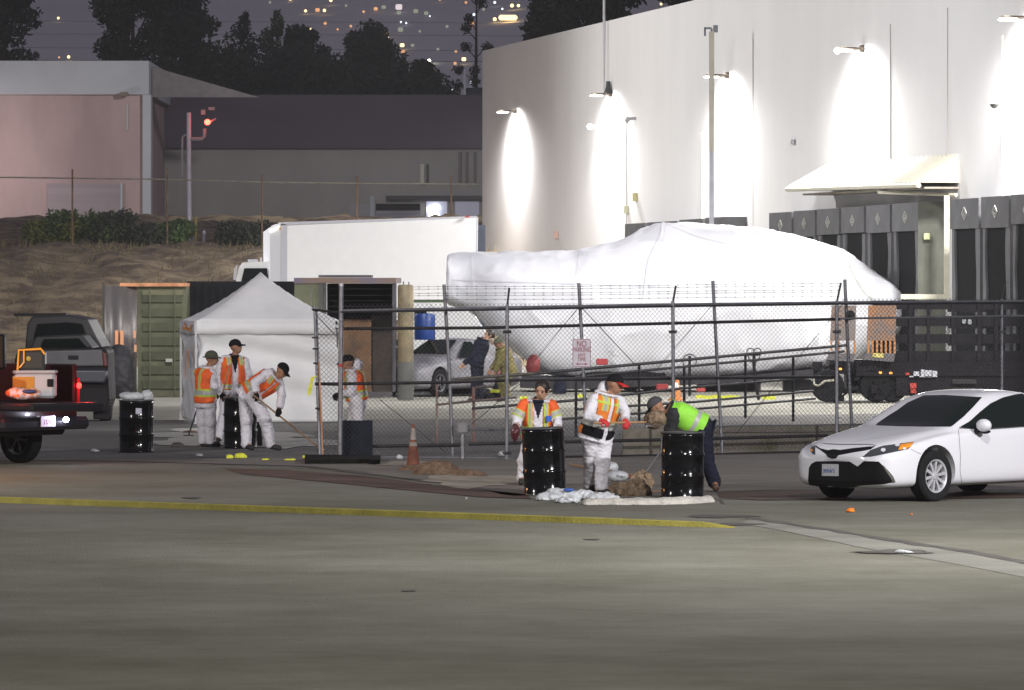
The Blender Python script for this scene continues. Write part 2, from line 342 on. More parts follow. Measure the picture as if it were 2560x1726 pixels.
# dock seals
M_seal = mat('grey_dock_vinyl', (.115,.115,.12), .7, var=.18, vscale=1.2, bump=.4, bscale=3)
M_sealo = mat('olive_dock_vinyl', (.105,.11,.085), .7, var=.25, vscale=1, bump=.3, bscale=3)
M_hole = mat('dark_dock_opening', (.010,.010,.011), .9, spec=.1)
M_logo = mat('white_dock_mark', (.6,.6,.55), .6)
docks = [(1561,1612),(1617,1692),(1697,1756),(1762,1810),(1921,1978),(1982,2036),(2040,2096),(2101,2158),(2163,2223),(2228,2293),(2373,2445),(2450,2520),(2525,2600),(2605,2690)]
prot = .70
for i, (u0, u1) in enumerate(docks):
    sh0 = prot*.99*ws(u0)*1.03; sh1 = prot*.99*ws(u1)*1.03; um = (u0+u1)/2; A = wp(u0+sh0,0); B = wp(u1+sh1,0)
    zt = H+ (YH-(562-(u0-1561)*.0745))/ws(um)
    along = (B-A); Lw = along.length; al = along.normalized()
    d = thing('dock_seal', '', 'dock seal', A, 0, 'dock seals along the warehouse wall')
    where = ('in the far set of four' if i < 4 else 'in the middle set of six' if i < 10 else 'in the near set at the right edge')
    if i < 4: d['label'] = 'grey dock shelter, number %s from the left %s' % (['one','two','three','four','five'][i], where)
    elif i < 10: d['label'] = 'grey dock shelter, number %s from the left %s' % (['one','two','three','four','five','six'][i-4], where)
    else: d['label'] = 'grey dock shelter, number %s from the left %s' % (['one','two','three','four','five'][i-10], where)
    def q(a, o, z): return al*a+NW*o+Vector((0,0,z))
    hd = (.74 if i > 3 else .62)
    def boxp(a0,a1,o0,o1,z0,z1):
        mb = MB(); vs = [q(a,o,z) for a in (a0,a1) for o in (o0,o1) for z in (z0,z1)]
        mb.add(vs, [(0,1,3,2),(4,6,7,5),(0,4,5,1),(2,3,7,6),(0,2,6,4),(1,5,7,3)]); return mb
    jig = random.uniform(-.05,.05)
    boxp(.02, Lw-.02, 0, prot, zt-hd+jig, zt).build('header_pad', M_seal , d)
    pw = min(.6, Lw*.13)
    for (a0, a1) in ((.04,.04+pw*.75),(Lw-.04-pw*1.1,Lw-.04)):
        mbp = MB(); k = 7; vs = []; fs = []
        for j in range(k):
            z = 1.0+(zt-hd-1.0)*j/(k-1); wv = .07*math.sin(j*1.3+i)+.03*random.uniform(-1,1)
            inner0 = a0 if a0 < Lw/2 else a0+wv; inner1 = a1+wv if a0 < Lw/2 else a1
            vs += [q(inner0,0,z), q(inner0,prot-.04,z), q(inner1,prot-.04,z), q(inner1,0,z)]
        for j in range(k-1):
            for c4 in range(4): fs.append((j*4+c4, j*4+(c4+1)%4, (j+1)*4+(c4+1)%4, (j+1)*4+c4))
        fs += [(0,1,2,3),tuple((k-1)*4+c for c in (3,2,1,0))]
        mbp.add(vs, fs).build('side_pad', M_seal, d)
    boxp(.05+pw*.3, Lw-pw*.4, .01, prot-.10, 1.0, zt-hd+.3).build('dock_door', M_hole, d)
    if i >= 4:
        zc = zt-hd*.5; mbl = MB(); hw = Lw*.085; hz = .15; c = Lw*.52
        for sc, r in ((1,.014),(.42,.012)):
            loop = [q(c-hw*sc,prot+.015,zc), q(c,prot+.015,zc+hz*sc), q(c+hw*sc,prot+.015,zc), q(c,prot+.015,zc-hz*sc), q(c-hw*sc,prot+.015,zc)]
            for a, b in zip(loop[:-1], loop[1:]): mbl.tube([a,b], r, 4)
        mbl.build('diamond_mark', M_logo, d)
# olive end panel of the middle set, cream corner pipe
mb = MB(); a = wp(2362,0); a.y -= .08; zt = wz(2362,504)
mb.slab([a+Vector((-.70,0,1)), a+Vector((0,0,1)), a+Vector((0,0,zt)), a+Vector((-.70,0,zt))], .06)
mb.build('canvas_end_panel', M_sealo, label='olive canvas end panel beside the middle dock shelters', cat='panel')
mb = MB(); p = wp(2405,0,.35)
mb.box((p.x-.05,p.y,(2.55+wz(2367,492))/2), (.13,.13,wz(2367,492)-2.55)); mb.box((p.x-.60,p.y,2.48), (1.23,.1,.13))
mb.build('cream_post', M_trimw, label='cream post with a foot rail between the dock sets', cat='post')
mb = MB(); mb.box(tuple(wp(2364,wz(2364,592),.5)), (.16,.2,.17), bev=.02)
mb.build('dock_light_box', mat('pale_yellow_plastic', (.6,.62,.35), .5), label='small pale yellow box on the cream dock post', cat='electrical box')
# awning
t = thing('awning', 'cream corrugated metal awning over the docks on the white wall', 'awning', (0,0,0))
A0, A1 = wp(2062,wz(2062,414)), wp(2397,wz(2397,385)); B0, B1 = wp(2075,wz(2075,468),1.25), wp(2397,wz(2397,457),1.05)
mb = MB(); n = 90; vs = []
for i in range(n+1):
    f = i/n; o = .035*math.sin(f*n*PI/1.5)
    for P, Q in ((A0,A1),(B0,B1)): 
        p = P.lerp(Q,f); vs += [(p.x,p.y,p.z+o), (p.x,p.y,p.z+o-.03)]
fs = []
for i in range(n):
    a = i*4; b = a+4; fs += [(a,a+2,b+2,b),(a+1,b+1,b+3,a+3),(a,b,b+1,a+1),(a+2,a+3,b+3,b+2)]
mb.add(vs, fs).build('roof_sheet', M_trimw, t, fix=False)
mb = MB(); Ab = wp(2397,wz(2397,457),.0); mb.slab([A1, B1, Ab], .04, Vector((0,-1,0))); mb.build('end_panel', M_trimw, t)
mb = MB(); mb.tube([B0-Vector((0,0,.07)), B1-Vector((0,0,.07))], .07, 6); mb.build('gutter', M_trimw, t)
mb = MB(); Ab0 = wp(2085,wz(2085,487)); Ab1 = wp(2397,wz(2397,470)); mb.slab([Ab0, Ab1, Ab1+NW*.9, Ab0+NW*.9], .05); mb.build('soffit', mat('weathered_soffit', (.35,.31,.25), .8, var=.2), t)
mb = MB(); a = wp(2290,wz(2290,470),1.0); mb.tube([a, a-Vector((0,0,.12)), wp(2400,wz(2400,488),.1)], .05, 6); mb.build('drain_pipe', M_trimw, t)
# wall lamps
M_lampb = mat('bronze_lamp_housing', (.16,.13,.10), .5, metal=.4); M_led = glow('led_panel', (1,.98,.98), 30)
LP = [(1292,278),(1530,236),(1822,189),(2160,122),(2575,44),(2950,-10)]
for i, (u, v) in enumerate(LP):
    z = wz(u, v); b0 = wp(u, z)
    names = ['farthest wall lamp, nearest the warehouse corner','wall lamp hung under a black cone on the long white pipe','wall lamp just left of the tall beige post','glaring wall lamp high above the awning','wall lamp at the right edge above the dome camera','wall lamp beyond the right edge']
    if i == 5: 
        lamp('wall_lamp_light','SPOT',tuple(wp(u,z-.10,.38)),8300,(1,.98,.97),tuple(wp(u,0,2.2)),.5,174,.6); continue
    t = thing('wall_lamp', 'bronze '+names[i], 'wall lamp', b0, 0, 'lamps along the warehouse wall')
    Mx = Matrix(((NW.x, -NW.y, 0),(NW.y, NW.x, 0),(0,0,1)))
    mb = MB(); mb.box(NW*.36, (.72,.30,.07), M=Mx, bev=.03); mb.box(NW*.06, (.12,.18,.2), M=Mx, bev=.02); mb.build('housing', M_lampb, t)
    mb = MB(); mb.box(NW*.55-Vector((0,0,.055)), (.42,.26,.05), M=Mx, bev=.02); mb.build('lens', M_led if i > 2 else glow('led_panel_soft', (1,.98,.96), 8), t)
    if i == 3: mb = MB(); mb.ball(NW*.75-Vector((0,0,.06)), .085, 12, 8); mb.build('bulb_cover', M_led, t, smooth=True)
    if i == 1: mb = MB(); mb.lathe([(.17,0),(.10,.18),(.07,.42)], NW*.13+Vector((0,0,.03)), 12); mb.build('mount_cone', mat('black_iron',(.03,.03,.03),.5), t)
    lamp('wall_lamp_light','SPOT',tuple(wp(u,z-.10,.38)),8300,(1,.98,.97),tuple(wp(u,0,2.2)),.5,174,.6)
# pipes and posts on the wall
mb = MB(); mb.tube([wp(1521,wz(1521,225),.15), wp(1521,wz(1521,78),.15), wp(1521,wz(1521,-60),.15)], [.025,.05,.05], 6)
mb.build('wall_pipe', mat('grey_pipe_paint', (.45,.45,.47), .5), label='thin grey pipe running up past the warehouse roof', cat='pipe')
for (u, v0, v1, lab) in ((1760,330,560,'thin white conduit left of the tall beige post'),(2513,90,492,'thin white conduit below the dome camera')):
    mb = MB(); mb.tube([wp(u,wz(u,v0),.06), wp(u,wz(u,v1),.06)], .028, 6); mb.build('conduit', M_trimw, label=lab, cat='pipe')
t = thing('camera_post', 'tall square post, beige above and grey below, against the white wall', 'post', wp(1876,0,1.2))
zt, zm = wz(1876,80), wz(1876,378)
mb = MB(); mb.box((0,0,(zt+zm)/2), (.155,.14,zt-zm)); mb.build('upper_post', mat('beige_post', (.58,.54,.45), .6, var=.08), t)
mb = MB(); mb.box((0,0,zm/2), (.14,.12,zm-.004)); mb.build('lower_post', mat('grey_post', (.46,.47,.52), .5, var=.1), t)
mb = MB(); mb.box((-.12,0,zt+.1), (.22,.08,.06)); mb.box((-.2,0,zt-.02), (.06,.08,.24)); mb.box((.12,0,zt+.08), (.14,.12,.22)); mb.tube([(0,0,zt),(0,0,zt+.1)],.03,6); mb.build('camera_head', mat('slate_plastic', (.20,.22,.25), .5), t)
mw = mat('white_plastic', (.75,.75,.75), .35)
t = thing('dome_camera', 'white dome security camera on an arm at the right edge', 'security camera', wp(2530,wz(2530,233)))
mb = MB(); mb.tube([NW*.05, NW*.45, NW*.45-Vector((0,0,.1))], .06, 8); mb.lathe([(.05,.02),(.14,0),(.15,-.16),(.13,-.18)], NW*.45-Vector((0,0,.1)), 16); mb.build('housing', mw, t, smooth='auto')
mb = MB(); mb.ball(NW*.45-Vector((0,0,.28)), .10, 12, 8); mb.build('dome', mat('smoked_dome', (.05,.05,.05), .1), t, smooth=True)
t = thing('bullet_camera', 'small white camera on the wall left of the second lamp glow', 'security camera', wp(1500,wz(1500,318)))
mb = MB(); mb.tube([NW*.0, NW*.3], .05, 8); mb.ball(NW*.36, .12, 12, 8); mb.build('housing', mw, t, smooth=True)
t = thing('bullet_camera', 'grey twin camera on the wall right of the second lamp glow', 'security camera', wp(1590,wz(1590,298)))
mb = MB(); mb.tube([NW*.0+Vector((0,0,.03)), NW*.25], .05, 8); mb.tube([NW*.25+Vector((0,0,.05)),NW*.35-Vector((0,0,.1))], .08, 8); mb.build('housing', mat('grey_plastic',(.4,.4,.42),.4), t, smooth='auto')
for (u, v, c, lab) in ((1592,493,(.45,.42,.2),'small olive alarm box on the white wall'),(1570,524,(.6,.6,.42),'pale box low on the white wall by the docks'),(1394,588,(.4,.25,.2),'small reddish box on the white wall above the wrapped load'),(1986,355,(.3,.3,.32),'tiny grey fitting on the white wall left of the awning')):
    mb = MB(); mb.box(tuple(wp(u,wz(u,v),.06)), (.16 if u != 1986 else .09,.35,.27 if u != 1986 else .14), bev=.01)
    mb.build('wall_box', mat('wall_box_%d' % u, c, .6), label=lab, cat='electrical box')

# ---------------------------------------------------------------- far buildings, left
def X(u, s): return (u-UC)/s
def Z(v, s): return H+(YH-v)/s
s = 50.; d = F/s
M_pink = mat('pink_stucco', (.36,.27,.265), .85, var=.16, vscale=.3, bump=.2, bscale=5, col2=None, stretch=(1,1,.3))
M_band = mat('grey_white_stucco', (.40,.42,.46), .85, var=.06, vscale=.4)
M_grey = mat('grey_stucco', (.30,.285,.28), .9, var=.10, vscale=.25, stretch=(1,1,.5))
M_dark = mat('purple_fascia', (.085,.068,.09), .85, var=.07, vscale=.3)
t = thing('pink_building', 'pink stucco building with pale top band and roller door', 'building', (X(200,s), d, 5.5))
def at(o, mb, name, m, **k):
    q = mb.build(name, m, o, **k); q.location = -o.location; return q
def xbox(mb, u0, u1, v0, v1, s, y0, y1):
    mb.box(((X(u0,s)+X(u1,s))/2, (y0+y1)/2, (Z(v0,s)+Z(v1,s))/2), (X(u1,s)-X(u0,s), y1-y0, Z(v0,s)-Z(v1,s))); return mb
at(t, xbox(MB(),-500,357,237,640,s,d,d+18), 'wall', M_pink)
at(t, xbox(MB(),-500,373,153,237,s,d-.3,d+18), 'parapet', M_band)
at(t, xbox(MB(),357.5,378,237.5,545,s,d-.3,d+.9), 'pillar', M_band)
mb = MB(); mb.add([(X(378,s),d+1.2,Z(162,s)),(X(640,s*.9),d+20,Z(238,s*.9)),(X(378,s),d+20,Z(238,s*.9))], [(0,1,2)]); 
mb = MB(); mb.slab([(X(376,s),d+1.2,Z(165,s)),(X(645,s),d+1.6,Z(241,s)),(X(376,s),d+1.6,Z(241,s))], .15, Vector((0,1,0))); at(t, mb, 'gable_wall', mat('brown_grey_gable', (.19,.175,.18), .9, var=.1))
at(t, xbox(MB(),118,301,459,600,s,d-.08,d+.2), 'roller_door', mat('mauve_shutter', (.26,.22,.24), .7, var=.1, vscale=.5, stretch=(.2,.2,6)))
at(t, xbox(MB(),301.5,306,459,560,s,d-.12,d+.2), 'door_jamb', M_band)
at(t, xbox(MB(),303,322,232,242,s,d-.7,d-.3), 'lamp_housing', M_lampb)
at(t, xbox(MB(),316,320,262,325,s,d-.06,d+.1), 'downpipe', M_band)
s = 47.; d = F/s
t = thing('grey_building', 'long grey building with dark purple top band behind the bank', 'building', (X(800,s), d, 5.5))
at(t, xbox(MB(),340,1330,372,640,s,d,d+25), 'wall', M_grey)
at(t, xbox(MB(),340,1330,238,372,s,d-.4,d+25), 'fascia', M_dark)
at(t, xbox(MB(),378.5,396,238,545,s,d-1.2,d-.5), 'pillar', mat('cream_pillar',(.42,.41,.38),.8))
at(t, xbox(MB(),872,930,511,560,s,d-.1,d+.2), 'window', mat('dull_blue_glass',(.10,.10,.13),.3))
at(t, xbox(MB(),940,1050,510,526,s,d-.1,d+.2), 'opening', M_hole)
at(t, xbox(MB(),965,1205,490,500,s,d-.6,d+.2), 'shadow_gap', mat('dark_eave',(.06,.055,.06),.8))
at(t, xbox(MB(),926,937,491,560,s,d-.35,d-.02), 'column', M_band)
at(t, xbox(MB(),940,1050,528,558,s,d-.09,d+.2), 'panel', mat('streaked_grey',(.24,.235,.27),.7,var=.3,vscale=1,stretch=(.3,1,4)))
wm = mat('lit_shop_window', (.5,.52,.65), .4, emit=(.55,.58,.8), estr=.28, var=.2, vscale=1.)
at(t, xbox(MB(),1066,1118,504,560,s,d-.12,d+.2), 'lit_window', wm)
at(t, xbox(MB(),1138,1198,504,560,s,d-.12,d+.2), 'lit_window', mat('lit_grid_window', (.35,.35,.45), .4, emit=(.5,.5,.7), estr=.13))
mb = MB(); mb.ball((X(1080,s),d-.3,Z(524,s)), (.3,.1,.2)); mb.ball((X(1090,s),d-.3,Z(520,s)), (.25,.1,.2)); mb.ball((X(1085,s),d-.3,Z(538,s)), (.3,.1,.15)); at(t, mb, 'lamp', glow('shop_lamp',(.95,.97,1),4), smooth=True)
mb = MB(); xbox(mb,1146,1154,380,456,s,d-.25,d-.02); xbox(mb,1163,1170,380,456,s,d-.25,d-.02); xbox(mb,1184,1190,380,456,s,d-.25,d-.02); at(t, mb, 'downpipe', mat('brown_pipe',(.13,.11,.11),.7))
mb = MB(); xbox(mb,1051,1061,411,460,s,d-.4,d-.15); at(t, mb, 'vent_pipe', mat('cream_pipe',(.5,.5,.42),.6))
mb = MB(); xbox(mb,1066,1072,411,457,s,d-.2,d-.02); at(t, mb, 'downpipe', mat('dark_pipe',(.06,.055,.05),.7))
mb = MB(); xbox(mb,1158,1163,170,240,s,d+2,d+2.2); mb.build('roof_mast', M_band, label='pale mast above the grey building by the warehouse corner', cat='mast')
mb = MB(); xbox(mb,1164,1210,214,239,s,d+3,d+8); mb.build('roof_unit', mat('dark_unit',(.03,.03,.04),.8), label='dark box on the grey roof by the warehouse corner', cat='roof unit')
# bank fence, pole with red lamp
s = 62.; d = F/s
M_rust = mat('rusty_fence_post', (.17,.105,.06), .85, var=.3)
t = thing('bank_fence', 'old rusty wire fence along the top of the bank', 'fence', (0,d,4))
for (u, v0, v1) in ((-60,420,620),(181,424,612),(418,420,622),(655,437,624),(892,440,620),(1128,440,620)):
    mb = MB(); mb.tube([(X(u,s),d,Z(v1,s)-.5),(X(u,s),d,Z(v0,s))], .038, 6); at(t, mb, 'fence_post', M_rust)
mb = MB(); mb.tube([(X(-60,s),d,Z(443,s)),(X(418,s),d,Z(449,s)),(X(655,s),d,Z(456,s)),(X(892,s),d,Z(459,s)),(X(1206,s),d,Z(461,s))], .03, 6); at(t, mb, 'top_rail', mat('worn_rail',(.25,.23,.19),.8,var=.2))
s = 60.; d = F/s
t = thing('white_pole', 'white pole with an elbow arm and red lamp on the bank', 'pole', (X(472,s), d, Z(612,s)))
mp_ = mat('white_pole_paint', (.62,.60,.68), .5, var=.08)
mb = MB(); mb.tube([(X(474,s),d,Z(618,s)-.6),(X(472,s),d,Z(282,s))], .095, 10); at(t, mb, 'shaft', mp_)
mb = MB(); mb.lathe([(.42,0),(.36,.2),(.16,.42),(.12,.5)], (X(475,s),d,Z(618,s)), 14); at(t, mb, 'base', mat('pole_base',(.33,.31,.34),.8))
mb = MB(); mb.tube([(X(472,s),d,Z(348,s)),(X(505,s),d,Z(348,s)),(X(511,s),d,Z(342,s)),(X(512,s),d,Z(322,s))], .08, 8); mb.tube([(X(472,s),d,Z(338,s)),(X(462,s),d,Z(338,s)),(X(456,s),d,Z(345,s)),(X(455,s),d,Z(440,s))], .045, 6); at(t, mb, 'arm', mat('grey_arm',(.32,.31,.33),.6))
mb = MB(); mb.ball((X(519,s),d-.1,Z(306,s)), (.13,.13,.12)); at(t, mb, 'red_lamp', glow('red_lamp_glow',(1,.05,.03),14), smooth=True)
mb = MB(); mb.tube([(X(519,s),d,Z(309,s)),(X(540,s),d,Z(297,s))], .05, 6); mb.box((X(508,s),d,Z(281,s)),(.18,.15,.2)); mb.box((X(529,s),d,Z(272,s)),(.26,.15,.12)); at(t, mb, 'lamp_bracket', mat('grey_arm',(.3,.3,.3),.6))
lamp('red_lamp_light', 'POINT', (X(519,s),d-.5,Z(306,s)), 9, (1,.06,.04), None, .1)
mb = MB(); mb.tube([(X(501,s),d-3,Z(600,s)-.5),(X(500,s),d-3,Z(545,s))], .06, 6); mb.build('yellow_marker', mat('faded_yellow',(.3,.25,.08),.8), label='faded yellow marker stake beside the white pole', cat='stake')
mb = MB(); mb.ball((X(517,s),d-2,Z(585,s)),(.08,.08,.13)); mb.tube([(X(516,s),d-2,Z(606,s)-.5),(X(517,s),d-2,Z(590,s))],.06,6); mb.build('white_standpipe', mp_, label='small white standpipe right of the white pole', cat='pipe', smooth=True)

# ---------------------------------------------------------------- foliage
M_leaf = mat('dark_leaves', (.034,.042,.026), .8, var=.5, vscale=.5); M_leafg = mat('green_leaves', (.065,.105,.030), .8, var=.5, vscale=.8)
M_bark = mat('bark', (.05,.04,.03), .9)
def leaves(mb, c, r, n, ls, rd, shell=.5):
    for _ in range(n):
        a = rd.uniform(0,2*PI); cz = rd.uniform(-1,1); k = rd.uniform(shell,1)**.6; q = math.sqrt(1-cz*cz)
        p = Vector((c[0]+r[0]*k*q*math.cos(a), c[1]+r[1]*k*q*math.sin(a), c[2]+r[2]*k*cz))
        e1 = Vector((rd.uniform(-1,1),rd.uniform(-1,1),rd.uniform(-1,1))).normalized(); e2 = e1.orthogonal().normalized(); l = ls*rd.uniform(.5,1.3)
        mb.add([p-e1*l, p+e2*l*.45, p+e1*l, p-e2*l*.45], [(0,1,2,3)])
def tree(u0, u1, v0, v1, s, kind, label, seed, group=None, m=None):
    rd = random.Random(seed); d = F/s; x0, x1, zt, zb = X(u0,s), X(u1,s), Z(v0,s), Z(v1,s)
    gz = 5.6; h = zt-gz; cx = (x0+x1)/2; w = (x1-x0)/2
    t = thing(kind, label, 'tree', (cx, d, gz), 0, group)
    mb = MB(); lf = MB(); br = []
    mb.tube([(0,0,-.5),(rd.uniform(-.2,.2),0,h*.45),(rd.uniform(-.3,.3),0,h*.92)], [w*.10+.12,w*.07+.08,.04], 8)
    if kind == 'conifer':
        n = 15
        for i in range(n):
            f = i/(n-1); z = h*(.08+.88*f); rr = w*1.6*(1.02-f)**.5*rd.uniform(.8,1.1)+.2
            for k in range(max(2,int(5*(1-f))+2)):
                a = rd.uniform(0,2*PI); leaves(lf, (rr*.5*math.cos(a), rr*.5*math.sin(a), z+rd.uniform(-.3,.3)), (rr*.75,rr*.75,h*.06), 130, .19, rd, .2)
        leaves(lf, (0,0,h*.97), (.15,.15,h*.05), 40, .14, rd, 0)
    elif kind == 'thin_tree':
        for i in range(26):
            f = rd.random(); z = h*(.25+.75*f); xo = rd.uniform(-1,1)*w*(1 if f < .8 else .6)
            leaves(lf, (xo, rd.uniform(-1,1)*w*.5, z), (w*.30,w*.3,h*.022), 90, .16, rd, 0)
            mb.tube([(0,0,z-.8),(xo,0,z)], [.05,.02], 5)
    else:
        n = 64
        for i in range(n):
            f = rd.random(); z = h*(.30+.68*f); env = w*math.sqrt(max(.05,1-((f-.42)/.62)**2)); a = rd.uniform(0,2*PI); k = rd.uniform(.3,.95)
            c = (env*k*math.cos(a), env*k*math.sin(a)*.7, z); rr = rd.uniform(.18,.36)*w+.45
            leaves(lf, c, (rr,rr,rr*.8), 260, .22, rd, .1)
            if i % 3 == 0: mb.tube([(0,0,max(h*.25,z-h*.2)),c], [.12,.03], 5)
    mb.build('trunk', M_bark, t, smooth=True); lf.build('crown', m or M_leaf, t, fix=False)
    return t
g = 'trees beyond the grey building'
tree(-90,110,-120,330,40,'broadleaf_tree','dark leafy tree at the top left corner',1)
tree(225,420,-80,330,41,'broadleaf_tree','dark leafy tree with thin left limbs left of the conifers',2)
tree(360,560,-60,330,39,'broadleaf_tree','broad dark tree touching the conifers on its right',3)
tree(545,675,42,330,38,'conifer','sharp-tipped dark conifer leftmost in the row',4)
tree(630,745,38,330,36,'conifer','second conifer from the left, the greener one',5,None,M_leafg)
tree(712,800,72,330,38,'broadleaf_tree','small round dark tree right of the green conifer',6)
tree(765,850,118,330,37,'conifer','short dark conifer in the dip of the tree row',7)
tree(845,990,62,330,38,'broadleaf_tree','big dark tree right of the dip in the row',8)
tree(975,1030,152,330,38,'conifer','low dark conifer near the bright yellow-white light',9)
tree(1015,1100,160,330,37,'broadleaf_tree','low bushy tree under the bright yellow-white light',10)
tree(1140,1240,-60,300,36,'thin_tree','wispy tall tree beside the warehouse roof corner',11)
for i, (u0,u1,v0,l) in enumerate(((1290,1480,-80,'left of the long pipe'),(1440,1640,-110,'right of the long pipe'),(1600,1800,-140,'farthest right'))):
    tree(u0,u1,v0,330,44,'broadleaf_tree','dark tree above the warehouse roof, '+l,20+i)
rd = random.Random(5); lf = MB()
for i in range(80):
    u = rd.uniform(530,1105); leaves(lf, (X(u,38), F/38+rd.uniform(-3,3), Z(rd.uniform(150,290),38)+ (0 if u < 975 else -1.6)), (1.7,1.7,1.5), 380, .24, rd, .0)
lf.build('hedge_mass', M_leaf, kind='stuff', label='dark hedge mass filling the foot of the tree row', cat='hedge', fix=False)
# shrubs on the bank
def shrub(u, v, ru, rv, label, seed, m, s=61.):
    rd = random.Random(seed); c = W(u, v, F/s); lf = MB()
    t = thing('shrub', label, 'shrub', (c.x, c.y, c.z-rv/s))
    for i in range(16):
        o = (rd.uniform(-.75,.75)*ru/s, rd.uniform(-.5,.5), rd.uniform(.2,1.5)*rv/s); leaves(lf, o, (.55,.5,.42), 150, .13, rd, 0)
    for i in range(30):
        x = rd.uniform(-.8,.8)*ru/s; lf.add([(x-.03,0,0),(x+.03,0,0),(x+rd.uniform(-.1,.1),-.3,rd.uniform(1.5,2.3)*rv/s)], [(0,1,2)])
    lf.build('foliage', m, t, fix=False); mb = MB(); mb.tube([(0,0,-.5),(0,0,rv/s*.8)], [.08,.04], 5); mb.build('stem', M_bark, t)
shrub(215,560,110,38,'wide green shrub in front of the mauve roller door',31,M_leafg)
shrub(130,580,70,26,'low yellowish green shrub at the left of the bank',32,mat('yellowish_leaves',(.10,.11,.025),.8,var=.4))
shrub(285,562,50,34,'dark green shrub right of the roller door',33,M_leaf)
shrub(440,580,38,26,'round green shrub just left of the white pole',34,M_leafg)
shrub(610,585,60,22,'low dark shrub left of the box truck',35,M_leaf)
shrub(380,590,40,20,'small dark shrub below the cream pillar',36,M_leaf)
rd = random.Random(9); lf = MB()
for _ in range(3000):
    x = rd.uniform(-26,2); y = 174+rd.random()*42; z = float(bank_z(x,y)); 
    if x < (-9.5*y/70): pass
    h_ = rd.uniform(.08,.34); lf.add([(x-.02,y,z-.1),(x+.03,y,z-.1),(x+rd.uniform(-.15,.15),y-rd.uniform(0,.1),z+h_)], [(0,1,2)])
lf.build('dry_grass', mat('dry_grass_blades', (.24,.19,.10), .9, col2=(.10,.08,.04), vscale=.4), kind='stuff', label='sparse dry grass tufts over the embankment', cat='grass', fix=False)
# ---------------------------------------------------------------- implicit surfaces (bodies, cloth, heaps, bags)
def sdf_mesh(fn, lo, hi, h):
    lo = np.array(lo, float); hi = np.array(hi, float); n = np.maximum(4, np.ceil((hi-lo)/h).astype(int)+1)
    ax = [lo[i]+h*np.arange(n[i]) for i in range(3)]
    Xg, Yg, Zg = np.meshgrid(*ax, indexing='ij'); P = np.stack([Xg,Yg,Zg], -1).reshape(-1,3)
    V = fn(P).reshape(n); sg = V < 0
    sg[0]=sg[-1]=False; sg[:,0]=sg[:,-1]=False; sg[:,:,0]=sg[:,:,-1]=False; V = np.where(sg, V, np.maximum(V,1e-6))
    m = n-1; cnt = np.zeros(m, int); offs = [(a,b,c) for a in (0,1) for b in (0,1) for c in (0,1)]
    for a,b,c in offs: cnt += sg[a:a+m[0],b:b+m[1],c:c+m[2]]
    act = (cnt > 0)&(cnt < 8); idx = -np.ones(m, int); I = np.argwhere(act); idx[act] = np.arange(len(I))
    if len(I) == 0: return np.zeros((0,3)), []
    acc = np.zeros((len(I),3)); k = np.zeros(len(I))
    for o1 in offs:
        for axx in range(3):
            if o1[axx]: continue
            o2 = list(o1); o2[axx] = 1; o1a = np.array(o1); o2a = np.array(o2)
            A = V[tuple((I+o1a).T)]; B = V[tuple((I+o2a).T)]; c = (A < 0) != (B < 0); t = np.where(c, A/np.where(c, A-B, 1), 0)
            acc += np.where(c[:,None], o1a+(o2a-o1a)*t[:,None], 0); k += c
    verts = lo+h*(I+acc/k[:,None]); faces = []
    for axx in range(3):
        b, c = [(1,2),(2,0),(0,1)][axx]
        sl1 = [slice(None)]*3; sl2 = [slice(None)]*3; sl1[axx] = slice(0,-1); sl2[axx] = slice(1,None)
        ch = np.argwhere(sg[tuple(sl1)] != sg[tuple(sl2)])
        for e in [ch]:
            ok = (e[:,b] > 0)&(e[:,c] > 0)&(e[:,b] < m[b])&(e[:,c] < m[c]); e = e[ok]
            eb = np.zeros(3,int); eb[b] = 1; ec = np.zeros(3,int); ec[c] = 1
            q = np.stack([idx[tuple((e-eb-ec).T)], idx[tuple((e-ec).T)], idx[tuple(e.T)], idx[tuple((e-eb).T)]], 1)
            ins = sg[tuple(e.T)]; q = np.where(ins[:,None], q, q[:,::-1]); faces.append(q[(q >= 0).all(1)])
    return verts, np.concatenate(faces)
def np_obj(name, v, f, mats, parent=None, mi=None, smooth=True, **k):
    me = bpy.data.meshes.new(name); nf = len(f)
    me.vertices.add(len(v)); me.vertices.foreach_set('co', np.asarray(v, np.float32).ravel())
    me.loops.add(nf*4); me.loops.foreach_set('vertex_index', np.asarray(f, np.int32).ravel())
    me.polygons.add(nf); me.polygons.foreach_set('loop_start', np.arange(nf, dtype=np.int32)*4)
    me.polygons.foreach_set('loop_total', np.full(nf, 4, np.int32))
    for m in (mats if isinstance(mats, (list,tuple)) else [mats]): me.materials.append(m)
    if mi is not None: me.polygons.foreach_set('material_index', np.asarray(mi, np.int32))
    me.update(calc_edges=True); me.validate()
    if smooth: me.polygons.foreach_set('use_smooth', [True]*len(me.polygons))
    o = bpy.data.objects.new(name, me); C.objects.link(o); o.parent = parent
    return tag(o, **k)
def A3(p): return np.array(p, float)
def cap_(P, a, b, ra, rb=None):
    a = A3(a); b = A3(b); rb = ra if rb is None else rb; d = b-a; t = np.clip(((P-a)@d)/max(1e-9, d@d), 0, 1)
    return np.linalg.norm(P-(a+t[:,None]*d), axis=1)-(ra+(rb-ra)*t)
def ell_(P, c, r, Rm=None):
    q = P-A3(c); q = q@Rm if Rm is not None else q; r = A3(r)
    k0 = np.linalg.norm(q/r, axis=1); k1 = np.linalg.norm(q/(r*r), axis=1); return k0*(k0-1)/np.maximum(k1, 1e-6)
def smin(a, b, k=.03):
    h = np.clip(.5+.5*(b-a)/k, 0, 1); return b*(1-h)+a*h-k*h*(1-h)
